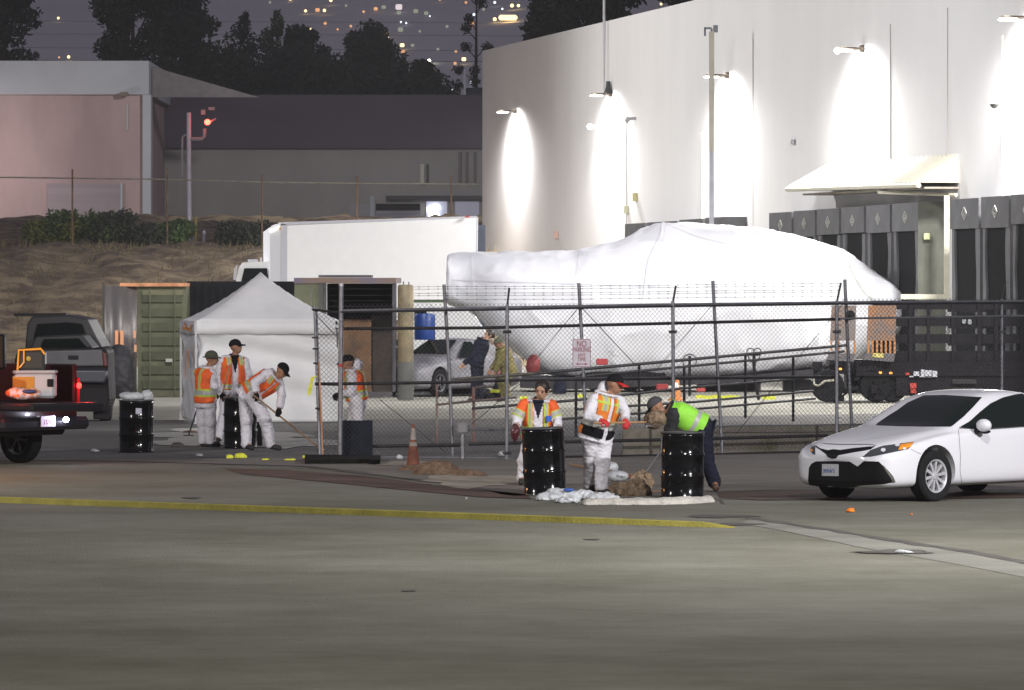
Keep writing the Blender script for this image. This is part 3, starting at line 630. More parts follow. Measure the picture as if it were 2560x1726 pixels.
def wob(P, s, seed):
    r = np.random.RandomState(seed); o = np.zeros(len(P))
    for i in range(5):
        d = r.normal(size=3); d /= np.linalg.norm(d); o += np.sin((P@d)*s*(.6+.35*i)+r.uniform(0,6))/(1+.4*i)
    return o/3
def frame(up, fwd):
    up = A3(up)/np.linalg.norm(up); fwd = A3(fwd)-up*(A3(fwd)@up); fwd /= np.linalg.norm(fwd); lat = np.cross(up, fwd)   # lat: person's left
    return np.stack([lat, fwd, up], 1)

# ---------------------------------------------------------------- people
M_skin = [mat('skin_brown', (.33,.17,.10), .55), mat('skin_tan', (.45,.26,.17), .55)]
M_cover = mat('white_coverall', (.72,.71,.76), .7, var=.05, vscale=6, bump=.8, bscale=11)
M_or = mat('orange_vest', (.85,.13,.02), .7, var=.12, vscale=8); M_or2 = mat('amber_orange_vest', (.75,.20,.02), .7, var=.12, vscale=8)
M_silver = mat('silver_reflective', (.40,.41,.38), .4); M_lime = mat('lime_trim', (.50,.62,.07), .7)
M_hv = mat('hi_vis_lime', (.30,.75,.06), .7, var=.1, vscale=8); M_blk = mat('black_cloth', (.010,.010,.012), .85, spec=.15)
M_navy = mat('navy_cloth', (.013,.015,.028), .85, var=.2, spec=.15); M_shoe = mat('dark_boot', (.02,.019,.018), .7); M_brown = mat('brown_boot', (.13,.075,.05), .8)
M_redg = mat('red_glove', (.55,.03,.03), .7); M_hair = mat('dark_hair', (.02,.013,.01), .5); M_eye = mat('dark_eye', (.015,.01,.01), .3)
M_olive = mat('olive_hat', (.07,.075,.05), .9); M_redcap = mat('red_cap', (.6,.02,.02), .6); M_brng = mat('brown_glove', (.10,.05,.03), .8)
def person(label, vb, J, fwd, hf, skin=0, cover=True, cover_m=None, legs_m=None, vest=None, cap=None, glove=None, shoe=None, hair=False, hood=False, tucked=False, group=None, slim=1., reg=None, armh=.095, grip=None, headr=1.08, inner=None, swap=False):
    """J: joints in metres; fwd: chest direction; hf: face direction."""
    if swap: J = {(k[:-1]+('R' if k[-1] == 'L' else 'L') if k[-1] in 'LR' and k[:-1] in ('sh','el','ha','hip','kn','an','toe') else k): j for k, j in J.items()}
    org = A3(G(J['ou'], vb)); d0 = org[1]; s = F/d0
    def w_(j): u, v, dy = j; d = d0+dy; return A3(W(u, v, d))-org
    K = {k: w_(j) for k, j in J.items() if k != 'ou'}
    t = thing('person', label, 'person', tuple(org), 0, group)
    neck, pel = K['neck'], K['pel']; up = neck-pel; Tf = frame(up, fwd); lat, fw, ut = Tf.T; TL = np.linalg.norm(up)
    shL = K.get('shL', neck+lat*.19*slim-ut*.05); shR = K.get('shR', neck-lat*.19*slim-ut*.05)
    hipL = K.get('hipL', pel+lat*.10); hipR = K.get('hipR', pel-lat*.10)
    head = K['head']; hu = K.get('headup', None)
    hup = (head-neck) if hu is None else hu-head
    Hf = frame(hup, hf); hl, hfw, hut = Hf.T
    arms = [(shL, K['elL'], K['haL']), (shR, K['elR'], K['haR'])]
    legs = [(hipL, K['knL'], K['anL']), (hipR, K['knR'], K['anR'])]
    tw = .175*slim
    def torso(P, g):
        q = P-pel; x = q@lat; y = q@fw; z = q@ut; tt = np.clip(z/TL, -.18, 1.0)
        Wd = np.interp(tt, [-.18,0,.25,.6,.85,1.0], [.15,.172,.155,.18,.19,.10])*slim+g; D = np.interp(tt, [-.18,0,.25,.6,.85,1.0], [.11,.125,.115,.125,.115,.075])*slim+g
        k0 = np.sqrt((x/Wd)**2+(y/D)**2); d = (k0-1)*np.minimum(Wd,D)
        zz = z-tt*TL; return np.where(np.abs(zz) > 1e-9, np.sqrt(np.maximum(d,0)**2+zz**2)-.04+np.minimum(d,0)*0+.0, d)
    def limb(P, g, legsonly=False, gl=0.):
        d = None
        for (a, b, c) in arms:
            if legsonly: continue
            e = smin(cap_(P, a, b, .055+g, .045+g), cap_(P, b, c, .045+g, .034+g), .03); d = e if d is None else np.minimum(d, e)
        for (a, b, c) in legs:
            e = smin(cap_(P, a, b, .088*slim+g+gl, .062+g+gl*.8), cap_(P, b, c, .060+g+gl*.8, .042+g+gl*1.0), .04); d = e if d is None else smin(d, e, .04)
        return d
    hc = head
    def headf(P):
        q = (P-hc)@Hf/headr
        d = ell_(q, (0,-.008,.022), (.076,.096,.094)); d = smin(d, ell_(q, (0,.022,-.045), (.056,.068,.070)), .03)
        d = smin(d, cap_(q, (0,.085,.0), (0,.104,-.022), .010,.014), .012)
        d = smin(d, cap_(q, (-.02,.082,-.052), (.02,.082,-.052), .008), .012)
        for sx in (-1,1): d = np.minimum(d, ell_(q, (sx*.078,-.005,-.005), (.012,.022,.032))); d = smin(d, cap_(q, (sx*.05,.078,.026),(sx*.018,.088,.026), .008), .012)
        for sx in (-1,1): d = np.maximum(d, -ell_(q, (sx*.032,.100,.008), (.014,.010,.007)))
        return d*headr
    nb = neck-ut*.03
    def bodyf(P):
        d = smin(torso(P, 0), limb(P, 0), .03); d = smin(d, cap_(P, nb, hc-hut*.05*headr, .058,.05), .03); d = smin(d, headf(P), .012)
        for (a, b, c) in arms:
            v = (c-b)/np.linalg.norm(c-b); d = smin(d, cap_(P, c, c+v*.06, .026, .022), .02)
        for i, (a, b, c) in enumerate(legs):
            tf = K.get('toe'+'LR'[i], c+A3(fwd)*.19-A3((0,0,.05))); d = smin(d, cap_(P, c, A3(tf), .045, .035), .03)
        return d
    allp = np.array([v for v in K.values()]+[shL,shR,hipL,hipR]); lo = allp.min(0)-.26; hi = allp.max(0)+.26; lo[2] = max(lo[2], -.02)
    v, f = sdf_mesh(bodyf, lo, hi, .0125); np_obj('body', v, f, M_skin[skin], t)
    # eyes
    for sx in (-1,1):
        mb = MB(); c = hc+Hf@(A3((sx*.032,.089,.008))*headr); mb.ball(c, .010*headr, 8, 6); mb.build('eye', M_eye, t, smooth=True)
    mb = MB(); 
    for sx in (-1,1): mb.tube([hc+Hf@(A3((sx*.05,.080,.028))*headr), hc+Hf@(A3((sx*.018,.094,.031))*headr)], .0035, 5)
    mb.build('eyebrows', M_hair, t)
    seed = int(J['ou']) % 97
    nk = neck+ut*.035
    def cov(P):
        wv = .011*wob(P, 24, seed)+.009*wob(P*A3((1,1,2.4)), 46, seed+3)
        d = smin(torso(P, .03), limb(P, .026, gl=.018), .05)
        d = np.maximum(d+wv, (P-nk)@ut)
        for (a, b, c) in arms:
            vv = (c-b)/np.linalg.norm(c-b); d = np.where((((P-c)@vv) > -.01)&(np.linalg.norm(P-c,axis=1) < .16), np.maximum(d, ((P-c)@vv)+.01), d)
        d = np.maximum(d, .055-P[:,2])
        if hood:
            hd = np.maximum(ell_(P, neck-fw*.085+ut*.075, (.10,.10,.105), Tf), -ell_(P, neck+fw*.0+ut*.12, (.065,.10,.10), Tf)); d = smin(d, hd+wv*.6, .02)
        # collar
        d = np.minimum(d, np.maximum(cap_(P, neck-ut*.03, neck+ut*.04, .078,.072), -cap_(P, neck-ut*.0, neck+ut*.2, .06, .06)))
        return d
    if cover:
        v, f = sdf_mesh(cov, lo, hi, .0135)
        cm = [cover_m or M_cover]; mi = None
        if legs_m is not None or inner is not None:
            cc = v[f].mean(1); z = (cc-pel)@ut; x = (cc-pel)@lat; y = (cc-pel)@fw
            mi = np.where(z < -.02, 1, 0) if legs_m is not None else np.zeros(len(f), int)
            cm.append(legs_m or M_cover)
            if legs_m is not None:
                dl = limb(cc, 0.02, True); mi = np.where((dl < .035)&(z < .05), 1, mi)
            if inner is not None:
                cm.append(inner); top = (z > TL*.55)&(y > 0)&(np.abs(x) < np.interp(z/TL, [.55,1.05], [.0,.085])); mi = np.where(top, 2, mi)
        np_obj('coverall' if cover_m is None else 'clothes', v, f, cm, t, mi)
    if vest:
        zb, zt, gap, style = vest
        def vf(P):
            z = (P-pel)@ut; x = (P-pel)@lat; y = (P-pel)@fw
            d = torso(P, .058+.02*np.clip(1-z/TL, 0, 1))+.008*wob(P, 22, seed+9)
            d = np.minimum(d, smin(cap_(P, shL-lat*.03, shR+lat*.03, .085), d, .05))
            d = np.maximum(d, zb*TL-z); d = np.maximum(d, z-zt*TL)
            neckhole = cap_(P, neck-ut*.05, neck+ut*.3, .085,.09); d = np.maximum(d, -neckhole)
            for (a, b, c) in arms: d = np.maximum(d, -cap_(P, a+(b-a)*.06, b, armh))
            if gap > 0:
                g = np.interp(z/TL, [0,.9], [gap, gap*.9]); d = np.maximum(d, -np.maximum(np.abs(x)-g, -y+.02))
            return d
        v, f = sdf_mesh(vf, lo, hi, .0115); cc = v[f].mean(1); z = ((cc-pel)@ut)/TL; x = (cc-pel)@lat; y = (cc-pel)@fw
        if style == 'orange2':
            mi = np.zeros(len(f), int); st = np.abs(np.abs(x)-.115); mi[(st < .034)&(z > .78)] = 2; mi[(st < .018)&(z > .78)] = 1
            mi[(z > .14)&(z < .27)] = 2; mi[(z > .165)&(z < .245)] = 1; mats = [M_or, M_silver, M_lime]
        elif style == 'orange':
            mi = np.zeros(len(f), int); st = np.abs(np.abs(x)-.115)
            mi[(st < .032)&(z > .25)] = 2; mi[(st < .014)&(z > .25)] = 1
            mi[(z > .10)&(z < .34)] = 2; mi[(z > .15)&(z < .29)] = 1; mats = [M_or, M_silver, M_lime]
        elif style == 'amber':
            mi = np.zeros(len(f), int); mi[(z < .14)] = 3; mi[(z < .10)&(y < .0)&(x < -.06)] = 0
            st = np.abs(np.abs(x)-.115); mi[(st < .045)&(z > .62)] = 2; mi[(st < .025)&(z > .62)] = 1; mi[(z > .80)&(z < .86)] = 2
            mi[(z > .14)&(z < .34)] = 1; mi[(z > .33)&(z < .39)] = 2; mats = [M_or2, M_silver, M_lime, M_blk]
        else:
            mi = np.zeros(len(f), int); mi[(z > .22)&(z < .34)] = 1; mi[(np.abs(np.abs(x)-.10) < .03)&(z > .34)] = 1
            mi[(np.abs(z-.62) < .05)&(np.abs(x) < .10)] = 1; mats = [M_hv, M_silver]
        np_obj('vest', v, f, mats, t, mi)
        if style == 'orange_sleeves': pass
    if cap:
        cm, bm_, kind = cap
        def cf(P):
            q = (P-hc)@Hf/headr; d = np.maximum(ell_(q, (0,-.012,.040), (.089,.108,.095)), .028-q[:,2]+.12*q[:,1]*(1 if kind == 'cap' else 0)); return d*headr
        v, f = sdf_mesh(cf, hc-.17, hc+.2, .010); mi = None; mats = [cm]
        np_obj('cap', v, f, mats, t)
        mb = MB(); k = 14; vs = []
        if kind == 'cap':
            for i in range(k+1):
                a = -1.15+2.3*i/k; x = math.sin(a)*.078; y0 = math.cos(a)*.085-.005; y1 = .085+.085*max(0,math.cos(a))**.6
                for (yy, zz) in ((y0,.038),(y1,.022-.02*abs(math.sin(a)))): 
                    for dz_ in (.006,-.004): vs.append(hc+Hf@(A3((x, yy, zz+dz_))*headr))
            fs = []
            for i in range(k): a = i*4; b = a+4; fs += [(a,a+2,b+2,b),(a+1,b+1,b+3,a+3),(a+2,a+3,b+3,b+2),(a,b,b+1,a+1)]
            mb.add(vs, fs)
        else:
            Mh = Matrix([list(r) for r in Hf]); mb.lathe([(.09,.05),(.150,.030),(.175,.012),(.150,.020),(.09,.040)], tuple(hc), 20, M=Mh)
        mb.build('cap_brim', bm_, t, smooth='auto')
    if hair:
        def hf_(P):
            q = (P-hc)@Hf/headr; d = np.maximum(ell_(q, (0,-.016,.028), (.088,.106,.100)), -(np.maximum(-.045+q[:,1]*1.0, q[:,2]-.075)*-1) if False else -ell_(q, (0,.125,-.01), (.070,.10,.095)))
            d = smin(d, ell_(q, (0,-.11,-.0), (.045,.05,.055)), .02); return d*headr
        v, f = sdf_mesh(hf_, hc-.2, hc+.2, .010); np_obj('hair', v, f, M_hair, t)
    # hands or gloves: palm, four fingers curled round a grip, thumb from the side
    for i, (a, b, c) in enumerate(arms):
        vv = (c-b)/np.linalg.norm(c-b); gd = A3(grip) if grip is not None else A3((1,0,.0)); gd = gd-vv*(gd@vv); 
        if np.linalg.norm(gd) < .2: gd = np.cross(vv, A3((0,1,0)))
        gd = gd/np.linalg.norm(gd); pn = np.cross(gd, vv)
        if pn[2] > 0: pn = -pn
        if i == 1: gd = -gd
        def hfn(P):
            d = ell_((P-(c+vv*.055))@np.stack([gd,vv,pn],1), (0,0,0), (.050,.060,.030) if glove else (.044,.052,.022)); d = smin(d, cap_(P, c-vv*.03, c+vv*.02, .034,.032), .02)
            for k, (ox, ln) in enumerate(((-.031,.062),(-.011,.074),(.010,.080),(.030,.074))):
                p0 = c+vv*.09+gd*ox; p1 = p0+vv*ln*.42+pn*.012; p2 = p1+vv*ln*.10+pn*ln*.42; p3 = p2-vv*ln*.28+pn*ln*.10
                e = np.minimum(cap_(P, p0, p1, .0115,.0105), np.minimum(cap_(P, p1, p2, .0105,.0095), cap_(P, p2, p3, .0095,.0085))); d = smin(d, e, .005)
            q0 = c+vv*.03+gd*.035; q1 = q0+gd*.022+vv*.028+pn*.02; q2 = q1+vv*.02+pn*.032-gd*.01
            return smin(d, np.minimum(cap_(P, q0, q1, .014,.012), cap_(P, q1, q2, .012,.010)), .008)
        v, f = sdf_mesh(hfn, c-.15, c+.2, .0065); np_obj('glove' if glove else 'hand', v, f, glove or M_skin[skin], t)
    for i, (a, b, c) in enumerate(legs):
        tf = A3(K.get('toe'+'LR'[i], c+A3(fwd)*.19-A3((0,0,.05)))); 
        def sf(P):
            d = smin(cap_(P, c+A3((0,0,.05)), c-A3((0,0,.02)), .06,.055), cap_(P, c-A3((0,0,.03)), tf, .055,.045), .03); return np.maximum(d, .003-P[:,2])
        v, f = sdf_mesh(sf, np.minimum(c,tf)-.13, np.maximum(c,tf)+.15, .013); np_obj('boot', v, f, shoe or M_shoe, t)
    return t, K, org
def foot(vb): return vb

# lengths below: (u, v, depth offset in metres) read at each person's own distance
PG = 'workers in white coveralls'
# 1 man in hat, far left, seen from behind right
p1, K1, o1 = person('worker in olive brimmed hat and orange vest, leftmost, back turned', 1118, dict(ou=520,
    head=(530,897,-.05), headup=(531,880,-.05), neck=(515,921,0), pel=(514,1000,0), shL=(493,932,.10), shR=(530,934,-.10),
    elL=(500,965,.20), haL=(530,985,.22), elR=(536,966,-.16), haR=(548,981,.02), hipL=(506,1003,.06), hipR=(524,1003,-.06), knL=(508,1056,.10), knR=(526,1056,-.10), anL=(509,1106,.1), anR=(528,1105,-.08),
    toeL=(520,1113,.05), toeR=(546,1112,-.14)), (.85,.35,0), (1,.1,-.15), 0, vest=(-.10,1.0,.10,'orange'), cap=(M_olive,M_olive,'hat'), glove=M_blk, group=PG, slim=.95)
# 2 tall man behind the drum
p2, K2, o2 = person('tall worker in black cap standing behind a drum by the tent', 1112, dict(ou=590,
    head=(590,868,-.02), headup=(588,850,-.02), neck=(583,893,0), pel=(583,985,0), shL=(611,903,.0), shR=(556,903,-.04),
    elL=(622,945,.05), haL=(615,985,-.10), elR=(543,944,-.02), haR=(556,985,-.22), hipL=(598,990,0), hipR=(570,990,0), knL=(602,1045,0), knR=(560,1045,-.15), anL=(612,1098,.05), anR=(548,1092,-.2),
    toeL=(622,1105,-.1), toeR=(541,1104,-.35)), (.30,-1,0), (.95,-.45,-.1), 0, vest=(.12,1.0,.065,'orange2'), cap=(M_blk,M_blk,'cap'), glove=M_blk, group=PG, inner=M_blk)
# 3 bending man
p3, K3, o3 = person('worker in black cap bending forward over a long handled tool', 1130, dict(ou=650,
    head=(705,928,-.10), headup=(717,913,-.12), neck=(688,942,-.05), pel=(622,984,.05), shL=(699,951,.10), shR=(668,934,-.16),
    elL=(705,990,.0), haL=(698,1022,-.12), elR=(636,958,-.30), haR=(640,983,-.34), hipL=(632,992,-.10), hipR=(615,990,.12), knL=(664,1050,-.16), knR=(616,1050,.10), anL=(676,1110,-.10), anR=(616,1110,.05),
    toeL=(698,1121,-.16), toeR=(630,1121,-.1)), (.55,-.75,-.45), (.8,-.45,-.4), 0, vest=(.02,1.0,.035,'orange2'), cap=(M_blk,M_blk,'cap'), glove=M_blk, group=PG, grip=(.8,0,-.6))
# 4 man behind the gate post
p4, K4, o4 = person('worker with white hood down, half hidden behind the gate post', 1128, dict(ou=890,
    head=(868,908,-.02), headup=(864,890,-.02), neck=(882,925,0), pel=(893,1000,.05), shL=(879,935,.17), shR=(880,937,-.17),
    elL=(866,972,.20), haL=(850,986,.12), elR=(878,982,-.18), haR=(850,986,-.1), hipL=(893,1004,.1), hipR=(893,1004,-.1), knL=(884,1062,.1), knR=(896,1062,-.1), anL=(886,1112,.1), anR=(898,1112,-.1),
    toeL=(870,1119,.05), toeR=(882,1119,-.12)), (-1,-.15,-.25), (-1,-.1,-.3), 0, vest=(.0,1.0,.06,'orange'), cap=(M_blk,M_blk,'cap'), glove=M_blk, hood=True, group=PG, swap=True)
# 5 woman behind the left street drum
p5, K5, o5 = person('woman with dark tied hair in orange sleeved vest behind a drum', 1214, dict(ou=1345,
    head=(1355,975,-.08), headup=(1356,955,-.12), neck=(1346,1004,0), pel=(1345,1095,.05), shL=(1378,1014,0), shR=(1313,1012,0),
    elL=(1391,1044,-.04), haL=(1395,1070,-.16), elR=(1294,1042,-.04), haR=(1292,1063,-.16), hipL=(1358,1100,0), hipR=(1330,1100,0), knL=(1358,1150,-.05), knR=(1313,1150,-.05), anL=(1360,1198,0), anR=(1306,1196,0),
    toeL=(1362,1206,-.2), toeR=(1303,1206,-.2)), (-.02,-1,0), (-.30,-1,-.28), 1, vest=(-.05,.97,.085,'orange'), hair=True, group=PG, inner=M_navy, slim=.92, headr=1.18)
# her orange sleeves with silver bands
for (a, b, nm) in ((K5['shL'],K5['elL'],'sleeve'),(K5['shR'],K5['elR'],'sleeve')):
    a_ = a; L_ = b-a_; e_ = b+L_*.05
    v, f = sdf_mesh(lambda P: np.maximum(cap_(P, a_, e_, .088,.095)+.004*wob(P,30,4), ((P-e_)@(L_/np.linalg.norm(L_)))), np.minimum(a_,e_)-.14, np.maximum(a_,e_)+.14, .010)
    q = ((v[f].mean(1)-a_)@L_)/(L_@L_); mi = np.where((q > .62)&(q < .98), 1, 0); mi = np.where((q > .55)&(q <= .62)|(q >= .94), 2, mi)
    np_obj('vest_sleeve', v, f, [M_or, M_silver, M_lime], p5, mi)
mb = MB(); c = K5['neck']+A3((.145,-.185,-.24)); mb.box(c, (.07,.012,.085), bev=.02); mb.build('chest_badge', mat('blue_badge',(.03,.13,.6),.5), p5)
# 6 man shovelling
p6, K6, o6 = person('worker in black and red cap and red gloves lifting a shovel', 1236, dict(ou=1490,
    head=(1538,962,-.06), headup=(1543,944,-.06), neck=(1518,988,-.02), pel=(1492,1080,.02), shL=(1546,1002,.02), shR=(1484,1000,-.15),
    elL=(1562,1032,-.02), haL=(1563,1051,-.14), elR=(1472,1041,-.26), haR=(1502,1052,-.40), hipL=(1508,1086,.06), hipR=(1478,1086,-.02), knL=(1505,1155,.00), knR=(1478,1150,.10), anL=(1504,1222,-.02), anR=(1474,1212,.30),
    toeL=(1520,1232,-.1), toeR=(1484,1222,.2)), (.62,-.78,0), (.85,-.42,-.42), 0, vest=(-.12,.98,.04,'amber'), cap=(M_blk,M_redcap,'cap'), glove=M_redg, hood=True, group=PG, grip=(1,0,0), slim=1.12, headr=1.12, armh=.088)
# 7 stooping man in lime
p7, K7, o7 = person('worker in lime high visibility vest and navy trousers stooping over a drum', 1230, dict(ou=1745,
    head=(1640,1018,-.04), headup=(1628,1003,-.04), neck=(1672,1026,0), pel=(1754,1072,.06), shL=(1684,1034,.20), shR=(1684,1034,-.20),
    elL=(1674,1075,.20), haL=(1665,1108,.15), elR=(1676,1078,-.16), haR=(1668,1110,-.05), hipL=(1756,1080,.14), hipR=(1756,1080,-.06), knL=(1730,1150,.16), knR=(1766,1148,-.02), anL=(1720,1214,.16), anR=(1786,1208,.04),
    toeL=(1692,1221,.16), toeR=(1790,1221,-.16)), (-.6,-.25,-.8), (-.85,-.15,-.75), 0, vest=(.02,1.02,.0,'lime'), cap=(mat('dark_grey_cap',(.05,.05,.055),.8),M_blk,'cap'), glove=None, cover_m=mat('dark_shirt',(.02,.022,.025),.8), legs_m=M_navy, shoe=M_brown, group='workers in vests', slim=1.1, swap=True, armh=.068)
# people in the yard behind the fence
p8, K8, o8 = person('person in dark jacket and black trousers leaning beside the silver car', 1003, dict(ou=1195,
    head=(1222,838,-.02), headup=(1224,826,-.02), neck=(1208,850,0), pel=(1192,902,.0), shL=(1213,860,.14), shR=(1210,860,-.14),
    elL=(1186,884,.1), haL=(1168,904,.05), elR=(1180,890,-.15), haR=(1160,910,-.1), hipL=(1194,905,.07), hipR=(1192,905,-.07), knL=(1198,948,.06), knR=(1188,948,-.08), anL=(1200,990,.06), anR=(1186,990,-.08)),
    (-.85,-.3,-.5), (-.8,-.4,-.5), 1, cover_m=M_navy, hair=True, group='people in the yard behind the fence', slim=1.25, swap=True)
M_tan = mat('tan_turnout_gear', (.15,.125,.04), .8, var=.25)
p9, K9, o9 = person('person in tan protective gear crouching behind the fence', 1003, dict(ou=1265,
    head=(1246,858,-.02), headup=(1243,846,-.02), neck=(1254,870,0), pel=(1272,925,.0), shL=(1257,878,.14), shR=(1257,878,-.14),
    elL=(1240,905,.1), haL=(1228,925,.05), elR=(1248,910,-.15), haR=(1238,930,-.1), hipL=(1272,928,.07), hipR=(1272,928,-.07), knL=(1255,958,.06), knR=(1262,960,-.08), anL=(1262,990,.06), anR=(1268,990,-.08)),
    (-.85,-.3,-.35), (-.8,-.4,-.5), 0, cover_m=M_tan, cap=(M_olive,M_olive,'hat'), group='people in the yard behind the fence', slim=1.3, swap=True)
# ---------------------------------------------------------------- drums, tools and things around the workers
M_drum = mat('gloss_black_paint', (.003,.003,.0035), .14, spec=.35, coat=.15, var=.3, vscale=3, bump=.12, bscale=4)
M_galv = mat('galvanised_steel', (.20,.205,.225), .45, metal=.55, var=.18, vscale=6, bump=.15, bscale=20)
M_dsteel = mat('dark_steel_pipe', (.035,.033,.036), .45, metal=.3, var=.3, vscale=8)
M_wood = mat('wooden_handle', (.36,.22,.11), .6, var=.2, vscale=12)
def drum(vb, u, label, lid=True, tilt=0, group='black steel drums', hgt=.88):
    p = G(u, vb); t = thing('steel_drum', label, 'drum', p, 0, group); t.rotation_euler = (0, tilt, random.uniform(0,1))
    r = .286; pr = [(r-.02,0),(r+.008,.008),(r+.010,.022),(r,.035)]
    for z in (hgt*.34, hgt*.66): pr += [(r,z-.035),(r+.006,z-.018),(r+.013,z),(r+.006,z+.018),(r,z+.035)]
    pr += [(r,hgt-.055),(r+.009,hgt-.04),(r,hgt-.03),(r,hgt-.012)]
    q = MB().lathe(pr, n=48).build('shell', M_drum, t, smooth=True)
    MB().lathe([(r-.001,hgt-.014),(r+.013,hgt-.012),(r+.013,hgt+.004),(r-.012,hgt+.006),(r-.02,hgt-.01)], n=48).build('rim', mat('drum_rim',(.10,.10,.105),.3,metal=.4), t, smooth='auto')
    return t
d1 = drum(1236, 1363, 'glossy black steel drum in front of the woman', tilt=R(-2.2), hgt=.90)
d2 = drum(1246, 1706, 'glossy black steel drum beside the stooping worker in lime vest')
d3 = drum(1121, 601, 'black steel drum between the tall and the bending workers')
d4 = drum(1131, 341, 'black steel drum left of the tent with white bags on top')
mb = MB(); p = d4.location; mb.box(p+Vector((.06,-.292,.70)), (.10,.006,.10), bev=.002); mb.build('drum_label', mat('grey_label',(.45,.46,.52),.5), d4, ).location = -p
for ob in [c for c in d4.children if c.name.startswith('drum_label')]: ob.rotation_euler = (0,0,0); ob.parent = d4; ob.matrix_parent_inverse = Matrix.Rotation(-d4.rotation_euler.z, 4, 'Z')
M_plas = mat('white_plastic_bag', (.52,.54,.56), .38, var=.1, vscale=5, bump=.5, bscale=14)
def blob(name, c, r, amp, sc, seed, m, label=None, cat=None, parent=None, flat=0., h=.012, extra=None, group=None, Rm=None):
    c = A3(c); r = A3(r)
    def fn(P):
        q = P-c; d = ell_(q, (0,0,0), r, Rm)+(amp*1.1*(np.abs(wob(q, sc*.8, seed+5))-.3)+amp*.6*(np.abs(wob(q, sc*2.1, seed+6))-.3) if m is M_plas else 0)+amp*wob(q, sc, seed)+amp*.5*wob(q, sc*2.7, seed+1)+amp*.4*wob(q, sc*6.1, seed+2)
        if extra is not None: d = extra(q, d)
        return np.maximum(d, flat-P[:,2])
    m_ = max(r)+amp*2+.03; v, f = sdf_mesh(fn, c-m_, c+m_, h)
    if len(v) == 0: return None
    return np_obj(name, v-c*(1 if parent is None else 0), f, m, parent, label=label, cat=cat, group=group) if parent is not None else _place(np_obj(name, v-c, f, m, None, label=label, cat=cat, group=group), c)
def _place(o, c): o.location = c; return o
s4 = F/p.y
blob('plastic_bag', p+Vector((-.06,0,.94)), (.22,.13,.075), .018, 16, 3, M_plas, 'crumpled white bag lying on the left drum', 'bag', flat=.886)
blob('plastic_bag', p+Vector((.19,-.02,.95)), (.09,.09,.10), .02, 20, 4, M_plas, 'small white bag end sticking up on the left drum', 'bag', flat=.886)
# empty white sacks in the street
for i, (u, vb, r, sc, lab) in enumerate(((1372,1252,(.16,.13,.085),14,'crumpled white sack leftmost on the street'),(1425,1250,(.34,.16,.10),12,'large crumpled white sack with a blue print'),(1418,1258,(.17,.11,.05),20,'small folded white sack in front of the blue printed one'),(1510,1254,(.23,.13,.075),18,'white sack under the shovelling worker feet'))):
    g0 = G(u, vb); pts = blob('white_sack', g0+Vector((0,0,r[2]*.5)), r, .035, sc, 40+i, M_plas, lab, 'sack', flat=.004, group='empty white sacks on the street', h=.010)
    if i == 1:
        q = MB(); 
        for k in range(14):
            a = 2*PI*k/14; 
        q.ball((-.02,-.115,.085), (.075,.02,.022), 12, 6); q.build('blue_print', mat('blue_print',(.03,.10,.42),.5), pts, smooth=True)
    if i == 3:
        q = MB(); q.box((.17,-.05,.07), (.012,.03,.035)); q.build('dark_print', M_blk, pts)
g0 = G(1543, 1208); sk = blob('full_sack', g0+Vector((0,0,.10)), (.17,.12,.085), .008, 10, 51, M_plas, 'full pointed white sack behind the shovelling worker legs', 'sack', flat=.004)
Mt = Matrix.Translation((.05,-.125,.0))@Matrix.Rotation(R(90),4,'X')@Matrix.Rotation(R(-12),4,'Z'); text_mesh('U.HRS', .045, M_navy, sk, Mt)
blob('white_rag', G(1530,1180)+Vector((0,.1,.07)), (.10,.08,.07), .02, 14, 52, M_plas, 'small white rag behind the shovelling worker knee', 'rag', flat=.004)
# absorbent dirt heaps
M_dirt = mat('clumpy_dirt', (.34,.25,.165), .95, col2=(.10,.065,.04), vscale=14, bump=.8, bscale=30)
M_dirt2 = mat('brown_soil', (.15,.095,.06), .95, var=.4, vscale=9, bump=.8, bscale=25)
blob('dirt_heap', G(1578,1240)+Vector((0,0,.03)), (.27,.20,.16), .06, 12, 60, M_dirt, 'clumpy brown dirt heap beside the right street drum', 'dirt heap', flat=0)
blob('dirt_heap', G(1600,1228)+Vector((0,0,.10)), (.15,.13,.17), .055, 15, 61, M_dirt, 'taller pale clump of dirt touching the red shovel', 'dirt heap', flat=0)
blob('dirt_heap', G(1092,1186)+Vector((0,0,.0)), (.36,.26,.20), .035, 9, 62, M_dirt2, 'brown soil heap near the traffic cone', 'dirt heap', flat=0)
blob('dirt_heap', G(1040,1176)+Vector((0,0,.0)), (.30,.2,.09), .03, 9, 63, M_dirt2, 'low soil heap at the foot of the traffic cone', 'dirt heap', flat=0)
blob('dirt_heap', G(1172,1190)+Vector((0,0,.0)), (.26,.2,.10), .03, 11, 64, M_dirt2, 'small rubble heap right of the soil heap', 'dirt heap', flat=0)
blob('dirt_heap', G(476,1083)+Vector((0,0,.0)), (.16,.14,.05), .01, 11, 65, M_dirt2, 'low brown mound on the white powder by the tent', 'dirt heap', flat=0)
blob('dark_lump', G(446,1118)+Vector((0,0,.0)), (.12,.1,.07), .02, 11, 66, M_stain, 'dark lump left of the worker in the olive hat', 'debris', flat=0)
